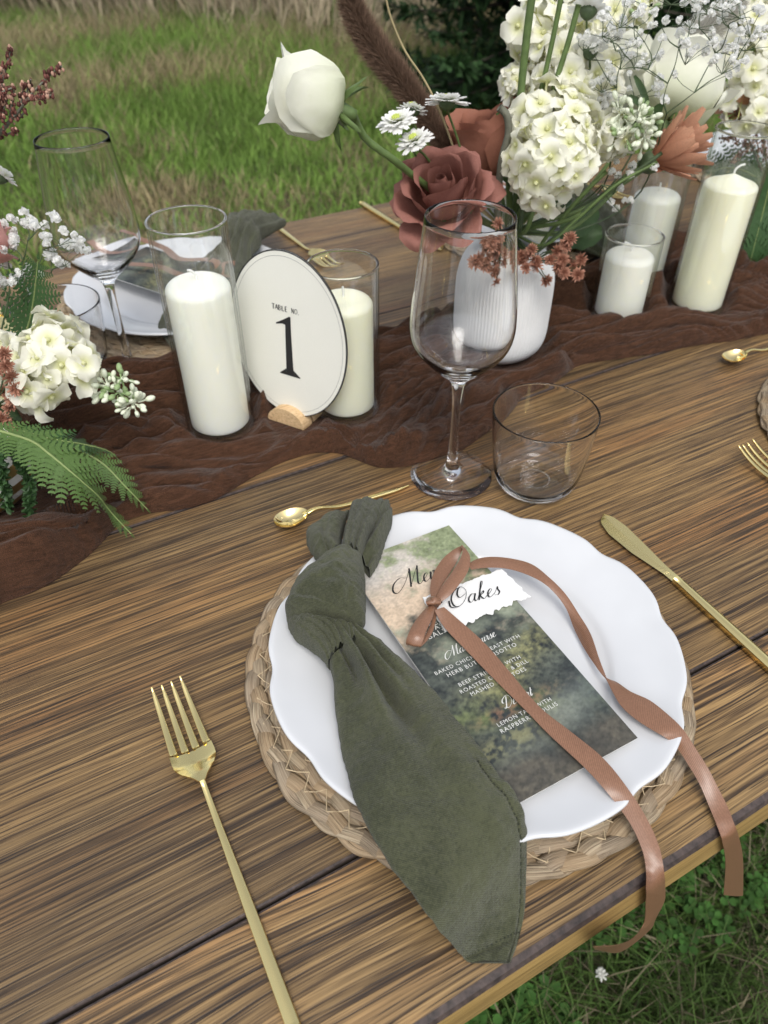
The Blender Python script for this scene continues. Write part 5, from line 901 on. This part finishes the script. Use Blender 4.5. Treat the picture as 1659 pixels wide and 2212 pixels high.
t = thing('fallen_petal', 'loose orange petal hanging below the coppery chrysanthemum', 'petal', ipt(1418, 372, .73)); inst('petal', CPM, t, ipt(1418, 372, .73), frame(unit(-FW+UP*.3))@np.array([[0, 1, 0], [1, 0, 0], [0, 0, 1.]])@np.array([[.6, -.8, 0], [.8, .6, 0], [0, 0, 1]]), .8)
copper('peach chrysanthemum petals peeping out behind the upper right blooms', ipt(1640, 215, 1.0), unit(-RT*.9+UP*.1), [ipt(1660, 260, 1.0), ipt(1668, 420, 1.04)], 26, 1.1, 3)
# --- little terracotta everlasting blossoms
def spiky(mat, r=.0078, n=90):
    mb = MB(); R = np.random.default_rng(3)
    for i in range(n):
        z = 1-1.5*(i+.5)/n; th = i*2.39996; d = unit(np.array([math.sqrt(max(0, 1-z*z))*math.cos(th), math.sqrt(max(0, 1-z*z))*math.sin(th), z])); s = unit(np.cross(d, [.3, .2, 1.])); q = unit(d+R.normal(0, .16, 3))*r*R.uniform(.6, 1.1); mb.add([d*.001-s*.0005, d*.001+s*.0005, q*.8+s*.0006, q, q*.8-s*.0006], [(0, 1, 2, 3, 4)])
    mb.blob((0, 0, .0005), .0022, 5, 6); return mb.mesh('blossom', mat)
SPK = spiky(TERR)
def wax(label, pts, D, stem, seed, s=1., hub=None, dj=.012):
    P = [np.asarray(ipt(u, v, D+(random.Random(i+seed).random()-.5)*dj)) for i, (u, v) in enumerate(pts)]; t = thing('everlasting_sprig', label, 'flower sprig', P[0], 'terracotta everlasting sprigs'); R = np.random.default_rng(seed); mb = MB(); hb = ipt(*hub)
    for p in P:
        inst('blossom', SPK, t, p, frame(unit(-FW+R.normal(0, .6, 3)), R.uniform(0, 6)), s*R.uniform(.85, 1.15)); mb.tube(resample([p, (p+hb)/2+R.normal(0, .004, 3), hb], 7), .0006, 4, cap=False)
    stem_to(mb, [hb]+stem, .0013, 6); mb.build('stem', STEMD, t)
Dc = lambda L: [(862.7+.22*x, 398.2+.22*y) for x, y in L]
wax('terracotta everlasting sprig seen through the wine glass', Dc([(980, 390), (860, 570), (950, 540), (1030, 520), (870, 640), (960, 680), (1010, 640), (880, 720), (740, 770), (790, 740), (960, 770), (900, 830), (960, 860), (965, 960), (1080, 680), (1060, 760), (850, 790), (920, 610)]), .665, MO, 1, .9, (1085, 560, .69))
wax('terracotta everlasting sprig over the right shoulder of the vase', Dc([(1190, 700), (1300, 640), (1240, 820), (1200, 760), (1340, 750), (1270, 700), (1350, 800), (1450, 940), (1550, 650), (1640, 610), (1480, 740), (1560, 800), (1620, 870), (1660, 750)])+[(1231, 515), (1222, 528), (1215, 560), (1237, 572), (1256, 560), (1248, 593), (1208, 578), (1180, 606)], .675, MO, 2, .85, (1160, 560, .69))
wax('terracotta everlasting sprig at the left edge over the brown runner', [(14, 790), (24, 815), (8, 845), (20, 880), (4, 905), (16, 925), (2, 940), (28, 860), (-6, 800), (10, 765), (34, 838)], .50, [ipt(-60, 930, .53), ipt(-90, 1000, .56)], 3, .95, (-20, 880, .51))
# --- baby's breath
def brm(seed):
    mb = MB(); R = np.random.default_rng(seed)
    for i in range(22):
        d = unit(R.normal(size=3)+[0, 0, .5]); s = unit(np.cross(d, R.normal(size=3))); q = d*.0036*R.uniform(.7, 1.1); w = s*.0019; mb.add([d*.0004, q*.7+w, q+w*.5, q-w*.5, q*.7-w], [(0, 1, 2, 3, 4)])
    mb.blob((0, 0, .0006), .0022, 4, 6); return mb.mesh('blossom', BREATH)
BR = [brm(i) for i in range(5)]
def breath(label, root, nodes, per, D, rad, seed, s=1., stemw=.00032, grp="baby's breath sprigs"):
    """nodes: (u, v, parent index or -1)"""
    N = [np.asarray(ipt(u, v, D+.03*(random.Random(i*7+seed).random()-.5))) for i, (u, v, p) in enumerate(nodes)]; t = thing('babys_breath', label, 'flower sprig', root[0], grp); R = np.random.default_rng(seed); mb = MB()
    stem_to(mb, [N[0]]+root, .0009, 5)
    for i, (u, v, p) in enumerate(nodes):
        if p >= 0: mb.tube(resample([N[p], (N[p]+N[i])/2+R.normal(0, .002, 3), N[i]], 6), np.linspace(.0006, stemw, 6), 5, cap=False)
        leafn = i not in [q[2] for q in nodes]
        for k in range(per if leafn else max(1, per//3)):
            e = N[i]+RT*R.normal(0, rad)+UP*(abs(R.normal(0, rad))*.9+rad*.2)+FW*R.normal(0, rad*.6); mb.tube(resample([N[i], (N[i]+e)/2+R.normal(0, .0015, 3), e], 5), stemw*.8, 4, cap=False); inst('blossom', BR[R.integers(0, 5)], t, e, frame(unit(e-N[i]+R.normal(0, .005, 3))), s*R.uniform(.8, 1.25))
    mb.build('stems', STEMD, t)
breath('baby\'s breath spray over the white roses at the upper right', [ipt(1380, 420, .76), ipt(1240, 500, .73)]+MO, [(1440, 245, -1), (1442, 180, 0), (1466, 103, 1), (1400, 150, 1), (1340, 150, 3), (1392, 90, 3), (1430, 60, 2), (1490, 60, 2), (1500, 200, 0), (1545, 115, 8), (1510, 60, 9), (1575, 60, 9), (1590, 130, 9), (1560, 160, 8), (1330, 110, 4), (1370, 60, 5), (1450, 10, 6), (1530, 30, 10), (1600, 40, 11), (1560, 25, 11), (1620, 80, 12), (1300, 80, 14), (1340, 60, 15), (1480, 140, 2), (1610, 110, 12)], 8, .72, .013, 11, 1.0)
breath('finer baby\'s breath spray in front of the half hidden white rose', [ipt(1290, 420, .75)]+MO, [(1330, 270, -1), (1332, 190, 0), (1290, 130, 1), (1350, 120, 1), (1260, 110, 2), (1318, 90, 3), (1370, 150, 3), (1300, 200, 1), (1282, 240, 0), (1370, 210, 0)], 7, .74, .012, 12, 1.0)
breath('baby\'s breath drooping below the coppery chrysanthemum', [ipt(1250, 440, .73)]+MO, [(1300, 400, -1), (1325, 420, 0), (1340, 460, 0), (1345, 380, 0), (1355, 385, 1)], 5, .72, .008, 13, 1.)
breath('baby\'s breath at the left edge in front of the wine glass', [ipt(-10, 760, .58), ipt(-50, 850, .58)], [(20, 640, -1), (45, 600, 0), (50, 560, 1), (80, 580, 1), (30, 540, 2), (60, 520, 2), (95, 540, 3), (110, 590, 3), (20, 580, 1), (55, 490, 5), (90, 490, 5), (130, 530, 6), (140, 575, 7), (10, 550, 8), (60, 640, 0), (65, 610, 14), (5, 625, 0), (120, 545, 6)], 5, .60, .0085, 14, 1.15)
breath('baby\'s breath of the right hand bouquet beside the tall cylinder', [ipt(1668, 420, 1.02)], [(1640, 260, -1), (1610, 240, 0), (1590, 220, 1), (1630, 210, 0), (1650, 280, 0), (1600, 260, 1), (1655, 235, 3)], 8, 1.0, .014, 15, 1.1)
# --- plumes and grasses
def plume(name, label, pts, rads, colr, D, n, seed, hl=.012, stem=None, cat='dried grass'):
    P = resample([ipt(u, v, D) for u, v in pts], 80); r = np.interp(np.linspace(0, 1, 80), np.linspace(0, 1, len(rads)), rads); t = thing(name, label, cat, P[-1]); R = np.random.default_rng(seed); i = R.integers(0, 79, n); T = np.gradient(P, axis=0); T /= np.linalg.norm(T, axis=1)[:, None]
    rd = R.normal(size=(n, 3)); rd -= (rd*T[i]).sum(1)[:, None]*T[i]; rd /= np.linalg.norm(rd, axis=1)[:, None]; q = P[i]+rd*(r[i]*.35)[:, None]; d = rd*.62-T[i]*.75+R.normal(0, .18, (n, 3)); d /= np.linalg.norm(d, axis=1)[:, None]; L_ = (r[i]*R.uniform(.5, 1.15, n)+hl*.3); w = np.cross(d, R.normal(size=(n, 3))); w /= np.linalg.norm(w, axis=1)[:, None]; w *= (.00030+.0002*R.random(n))[:, None]
    tip = q+d*L_[:, None]; V = np.stack([q-w, q+w, tip], 1).reshape(-1, 3)-wloc(t); C = np.repeat(np.array(colr)*(.55+.75*R.random((n, 1))), 3, 0); C[2::3] *= 1.35; o = trimesh('plume', V, np.arange(3*n).reshape(-1, 3), np.clip(C, 0, 1), HAIR); o.parent = t; o['kind'] = 'stuff'
    mb = MB(); mb.tube(P, np.maximum(r*.38, .0008), 7); mb.build('spine', plain(name+'_core', tuple(x*.5 for x in colr), .9, .3, 300), t)
    if stem: mb = MB(); stem_to(mb, [P[-1]]+stem, .0013, 6); mb.build('stem', STEMT, t)
HAIR = attr_mat('plume_hair', .85, .3, 300, .2)
plume('pampas_plume', 'fluffy brown dried grass plume arching up behind the mauve rose', [(745, -40), (765, 25), (800, 90), (850, 155), (895, 215), (935, 275), (975, 345)], [.007, .0115, .0130, .0132, .0125, .0115, .007], (.25, .165, .115), .80, 26000, 5, stem=[ipt(1010, 430, .77)]+MO)
plume('white_plume', 'feathery white grass plume behind the large white rose', [(1600, 5), (1560, 35), (1510, 80), (1450, 125), (1400, 175)], [.004, .012, .017, .016, .006], (.62, .60, .54), .95, 12000, 6, .02, stem=[ipt(1320, 330, .88)]+MO)
def plant_stem(label, pts, D, r, mat, end=True):  # bare bouquet stems whose heads are left out, not reeds
    P = [ipt(u, v, D) for u, v in pts]+([MO[0], MO[1]] if end else []); t = thing('bare_stem', label, 'plant_stem', P[-1], 'bare stems of the central bouquet'); mb = MB(); mb.tube(resample(P, 60), r, 8); mb.build('stalk', mat, t)
plant_stem('thin straw-coloured stem curving beside the brown plume', [(830, -20), (845, 40), (875, 110), (915, 170), (950, 240), (985, 335), (1020, 430)], .72, .0009, STEMT)
plant_stem('thick pale green stem, leftmost of the three at the top', [(1152, -30), (1140, 60), (1130, 150), (1120, 240), (1100, 300)], .735, .0033, STEMG)
plant_stem('green stem between the other two tall ones', [(1215, -20), (1195, 80), (1175, 170), (1155, 250), (1130, 360)], .745, .0022, STEMG)
plant_stem('green stem, rightmost of the three tall ones', [(1250, 10), (1228, 90), (1200, 180), (1170, 290), (1135, 400)], .74, .0024, STEMG)
plant_stem('knobbly grey woody stem between the roses and the lilac', [(1078, 232), (1095, 250), (1098, 290), (1085, 340), (1078, 400), (1078, 470)], .70, .0032, STEMW)
plant_stem('dark green stem reaching right under the lilac', [(1430, 330), (1360, 380), (1280, 440), (1200, 510), (1150, 545)], .72, .0018, STEMD)
plant_stem('upper of two slim stems slanting right from the vase', [(1310, 370), (1250, 430), (1190, 500), (1145, 550)], .73, .0020, STEMG)
plant_stem('short dark stem beside the vase neck', [(1140, 370), (1130, 440), (1120, 500)], .715, .0024, STEMD)
plant_stem('slim stem leaning right between lilac and candles', [(1420, 350), (1330, 400), (1250, 470), (1175, 530)], .71, .0014, STEMG)
plant_stem('stem rising behind the large lilac', [(1180, 330), (1160, 420), (1135, 500)], .70, .0022, STEMG)
def leaf(mb, a, b_, w, up=(0, 0, 1), sag=.1, tooth=0.):
    a, b_ = np.asarray(a), np.asarray(b_); d = b_-a; L_ = np.linalg.norm(d); s = unit(np.cross(d, up)); n = unit(np.cross(s, d)); mb.grid(np.array([[a+d*v+s*u*w*(math.sin(PI*min(1, v*.86+.04))**.8)*(1+tooth*math.sin(v*60))+n*(abs(u)*w*.35-sag*L_*v*v) for v in np.linspace(0, 1, 14)] for u in (-1, -.5, 0, .5, 1)]))
def leafy(label, leaves, root):
    t = thing('leaf_sprig', label, 'foliage', root[-1], 'leafy sprigs'); mb = MB(); stem_to(mb, root, .0012, 6); mb.build('stem', STEMD, t)
    for (a, b_, w, D) in leaves: mb = MB(); leaf(mb, ipt(*a, D), ipt(*b_, D-.01), w, -FW, .15, .06); mb.build('leaf', LEAF, t)
leafy('dark green leaves under the upper left lilac spray', [((1160, 300), (1110, 235), .010, .77), ((1150, 290), (1200, 240), .010, .76), ((1120, 300), (1080, 245), .008, .77), ((1175, 330), (1230, 300), .008, .76), ((1110, 400), (1085, 345), .009, .74), ((1120, 420), (1165, 370), .009, .75)], [ipt(1150, 300, .765), ipt(1130, 420, .74)]+MO)
leafy('narrow leaves beside the large white rose', [((1400, 230), (1378, 165), .004, .80), ((1405, 250), (1368, 205), .004, .80), ((1395, 270), (1430, 225), .005, .80)], [ipt(1400, 270, .80), ipt(1300, 420, .77)]+MO)
leafy('grey green leaves low behind the vase, right of its shoulder', [((1215, 500), (1290, 455), .018, .86), ((1210, 520), (1300, 500), .017, .87), ((1180, 470), (1230, 430), .012, .84)], [ipt(1210, 510, .85), MO[0]+[.02, .03, 0]])
# --- ferns
def pinna_mesh(mat, teeth=7):
    mb = MB(); L_ = 1.
    mb.add([(0, -.012, 0), (0, .012, 0), (1, .003, .0), (1, -.003, 0)], [(0, 3, 2, 1)])
    for k in range(teeth*2):
        f = (k//2+.35)/(teeth+.2); s = 1 if k % 2 else -1; ln = .27*(1-f)**.7+.04; a = np.array([f, 0, .004]); d = np.array([.55, s*.84, -.05]); p = np.array([.84, -s*.55, 0])*.4; w = .115*(1-.5*f)
        pts = [a-p*w*.9, a+d*ln*.30-p*w*1.5, a+d*ln*.52-p*w*1.0, a+d*ln*.66-p*w*1.35, a+d*ln*.85-p*w*.6, a+d*ln, a+d*ln*.8+p*w*.9, a+d*ln*.62+p*w*.7, a+d*ln*.45+p*w*1.3, a+p*w*1.3]
        mb.add(pts, [tuple(range(10)) if s > 0 else tuple(range(10))[::-1]])
    return mb.mesh('leaflet', mat, smooth=False)
def fern(label, rach, lens, mat, nrm=(0, 0, 1), n=17, seed=0, a0=1.05, a1=.75):
    P = resample(rach, n); P2 = resample(rach, 40); t = thing('fern_frond', label, 'fern', P[0], 'fern fronds'); mb = MB(); mb.tube(P2, np.linspace(.0011, .0004, 40), 6); mb.build('midrib', plain('fern_rib', (.22, .28, .10), .6), t); R = np.random.default_rng(seed); me = pinna_mesh(mat); T = np.gradient(P, axis=0)
    for i in range(n):
        f = i/(n-1); L_ = np.interp(f, np.linspace(0, 1, len(lens)), lens); tt = unit(T[i]); s0 = unit(np.cross(nrm, tt)); up = np.cross(tt, s0)
        for s in ((1, -1) if i < n-1 else (0,)):
            an = a0+(a1-a0)*f+R.normal(0, .06); d = tt*math.cos(an)+s0*s*math.sin(an) if s else tt; d = unit(d-np.array([0, 0, .10+.12*R.random()])+up*R.normal(.05, .05)); y = unit(np.cross(up, d)); z = np.cross(d, y); LL = L_*R.uniform(.92, 1.08); inst('leaflet', me, t, P[i], np.stack([d, y, z], 1), (LL, LL*1.05, LL))
rach = [at(-20, 925, .105)]+[at(u, v, z) for u, v, z in ((64.8, 951.6, .100), (103, 978, .095), (144, 1011.6, .086), (180, 1043, .074), (211, 1071, .060), (240, 1107, .042), (283, 1153, .022))]
fern('bright fern frond hanging over the brown runner at the left', rach, [.020, .027, .030, .029, .025, .019, .013, .005], FERN, (0, 0, 1), 21, 1)
fern('darker fern frond half under the lilac at the left', [at(40, 930, .08), at(120, 950, .075), at(180, 960, .062), at(235, 975, .045), at(262, 1000, .03)], [.020, .024, .021, .015, .006], FERND, (0, 0, 1), 13, 2)
fern('fern frond tip showing right of the bright one', [at(150, 960, .06), at(220, 1000, .05), at(270, 1050, .035), at(318, 1100, .012)], [.014, .018, .014, .005], FERN, (0, 0, 1), 12, 3)
fern('upright fern frond behind the left lilac', [ipt(40, 760, .60), ipt(62, 700, .60), ipt(72, 650, .60), ipt(78, 600, .60), ipt(82, 560, .60)], [.022, .034, .032, .024, .008], FERND, tuple(-FW), 14, 4, 1.3, .9)
fern('fern frond at the right edge beside the tall cream candle', [ipt(1672, 360, .96), ipt(1655, 430, .96), ipt(1640, 490, .955), ipt(1622, 560, .95)], [.03, .05, .042, .012], FERND, tuple(-FW), 15, 5)
fern('fern frond behind the glass of the tall cream candle', [ipt(1660, 400, 1.02), ipt(1610, 370, 1.02), ipt(1570, 362, 1.02), ipt(1535, 372, 1.02)], [.03, .045, .035, .012], FERND, tuple(-FW), 13, 6)
# --- broad leaves and brown sprays of the right hand bouquet
leafy('broad dark leaves hanging at the right edge beside the tall cylinder', [((1655, 470), (1632, 560), .016, .97), ((1650, 420), (1605, 520), .014, .98), ((1668, 500), (1650, 590), .016, .96), ((1610, 150), (1545, 120), .014, 1.05), ((1640, 160), (1580, 185), .014, 1.05)], [ipt(1640, 200, 1.03), ipt(1660, 400, 1.0), ipt(1672, 500, 1.0)])
def seedspray(label, trunk, twigs, D, col, seed, dens=900, r=.0055, stemr=.0016):
    P = [ipt(u, v, D) for u, v in trunk]; t = thing('seed_spray', label, 'dried spray', P[0], 'brown seed sprays'); R = np.random.default_rng(seed); mb = MB(); mb.tube(resample(P, 20), np.linspace(stemr*1.3, stemr*.6, 20), 6); sd = MB()
    for tw in twigs:
        Q = resample([ipt(u, v, D+R.normal(0, .006)) for u, v in tw], 16); mb.tube(Q, .0007, 5); L_ = np.linalg.norm(Q[-1]-Q[0]); n = int(dens*L_)+6
        for k in range(n):
            f = R.random()**.85; i = min(15, int(f*15)); q = Q[i]+(Q[min(15, i+1)]-Q[i])*R.random(); d = unit(R.normal(size=3)); rr = r*(1-.55*f)*R.uniform(.25, 1); cc = np.array(col)*R.uniform(.5, 1.25); cc = np.array([.55, .33, .24])*R.uniform(.8, 1.2) if R.random() < .3 else cc; b0 = sd.n
            sd.blob(q+d*rr, R.uniform(.0009, .0019), 4, 6, (.8, .8, 1.1)); sd.col[-1][:, :3] = cc
    mb.build('twigs', STEMW, t); sd.build('seeds', SEEDM, t, kind='stuff')
SEEDM = attr_mat('seed_heads', .75, 0, 900, .2)
seedspray('reddish brown seed spray reaching in at the upper left edge', [(-30, 320), (10, 275), (40, 240), (58, 215)], [[(55, 218), (80, 190), (105, 165), (133, 143)], [(50, 225), (58, 200), (66, 172)], [(44, 232), (48, 205), (53, 180)], [(60, 215), (85, 213), (112, 205)], [(66, 208), (95, 205), (115, 195)], [(20, 265), (24, 235), (30, 195)], [(10, 275), (8, 240), (18, 205)], [(-10, 290), (0, 225), (8, 165), (25, 105)], [(-20, 300), (-10, 240), (4, 200), (30, 190)], [(30, 250), (40, 255), (56, 240)], [(0, 285), (15, 290), (35, 280)], [(-20, 240), (-6, 190), (5, 150)]], .60, (.17, .065, .05), 4, 1300)
seedspray('rusty brown seed spray behind the tall cylinder at the right', [(1668, 420), (1630, 330), (1600, 260)], [[(1630, 320), (1600, 280), (1590, 230)], [(1640, 330), (1630, 270), (1640, 220)], [(1620, 320), (1580, 300), (1560, 300)], [(1650, 350), (1650, 290), (1655, 250)], [(1600, 270), (1620, 240), (1612, 215)], [(1640, 300), (1600, 330), (1585, 350)]], 1.0, (.24, .10, .06), 8, 1500, .010)
# --- the bouquet at the left edge: bowl, lilac, trailing vine
m, nt, b = newmat('gold_striped_ceramic'); tc = nd(nt, 'ShaderNodeTexCoord').outputs['Object']; z = nd(nt, 'ShaderNodeSeparateXYZ', {0: tc}).outputs[2]; w = mth(nt, 'FRACT', mth(nt, 'MULTIPLY', z, 62.)); f = ramp(nt, w, [(.42, (0, 0, 0)), (.46, (1, 1, 1))]); n1 = noise(nt, tc, 60, 2)
setb(b, Base_Color=mixc(nt, f, (.80, .79, .74), (.55, .40, .17)), Metallic=mth(nt, 'MULTIPLY', f, .8), Roughness=mth(nt, 'ADD', mth(nt, 'MULTIPLY', n1, .1), .28)); STR = m
bx_, by_ = at(-28, 1075, .004)[:2]; t = thing('flower_bowl', 'gold and white striped bowl at the left edge under the fern', 'bowl', (bx_, by_, .0035)); mb = MB(); mb.lathe(resample([(0, .001), (.022, .0005), (.036, .008), (.046, .026), (.047, .044), (.041, .062), (.036, .070), (.034, .068), (.038, .060), (.043, .044), (.042, .028), (.03, .012), (0, .008)], 60), 64); me = mb.mesh('body', STR); inst('body', me, t, (bx_, by_, .0035))
BL = np.array([bx_, by_, .07])
lilac('white lilac spray reaching over the runner from the left edge', ipt(105, 800, .525), ell(.040, .034, .028, -.25), 56, [ipt(180, 820, .53), ipt(60, 830, .53), ipt(-30, 900, .55), BL], [(235, 835, .525, 16, .010, .15), (255, 848, .52, 12, .009, .75), (288, 872, .52, 26, .011, .05), (262, 818, .525, 9, .009, .4)], 21, 1.2)
lilac('white lilac florets at the left edge above the everlasting sprig', ipt(22, 735, .555), ell(.028, .026, .02), 22, [ipt(20, 760, .555), ipt(-30, 850, .56), BL], None, 22, 1.05)
t = thing('trailing_vine', 'fine dark green vine trailing at the left edge over the runner', 'vine', tuple(at(0, 960, .08))); mb = MB(); vp = resample([at(-20, 935, .085), at(12, 965, .08), at(38, 985, .065), at(58, 1030, .045), at(66, 1075, .030), at(64, 1120, .014)], 60); vq = resample([at(-20, 960, .085), at(0, 1000, .07), at(8, 1050, .045), at(14, 1100, .02)], 40)
for Q in (vp, vq):
    mb.tube(Q, .0006, 5)
mb.build('stem', STEMD, t); mb = MB(); R = np.random.default_rng(5)
for Q in (vp, vq):
    for q in Q:
        for k in range(5): d = unit(R.normal(size=3)); leaf(mb, q, q+d*.0065, .0016, R.normal(size=3))
mb.build('leaves', FERND, t, kind='stuff')
leafy('dark green leaves behind the striped bowl at the left edge', [((-10, 960), (50, 930), .016, .53), ((-20, 1000), (42, 985), .014, .53), ((20, 930), (70, 960), .012, .535), ((-10, 900), (40, 905), .016, .55)], [ipt(-10, 950, .54), BL])
c = ipt(-78, 540, .60); rose('rose', 'pink rose cut by the left edge, only a petal tip showing', c, unit(RT*.5+UP*.8), OPENL[2:5], petal_mat('pink_petal', (.62, .30, .24), (.74, .42, .38), .05), [ipt(-60, 620, .6), ipt(-90, 760, .58), BL], .8, 1., 'roses', False)
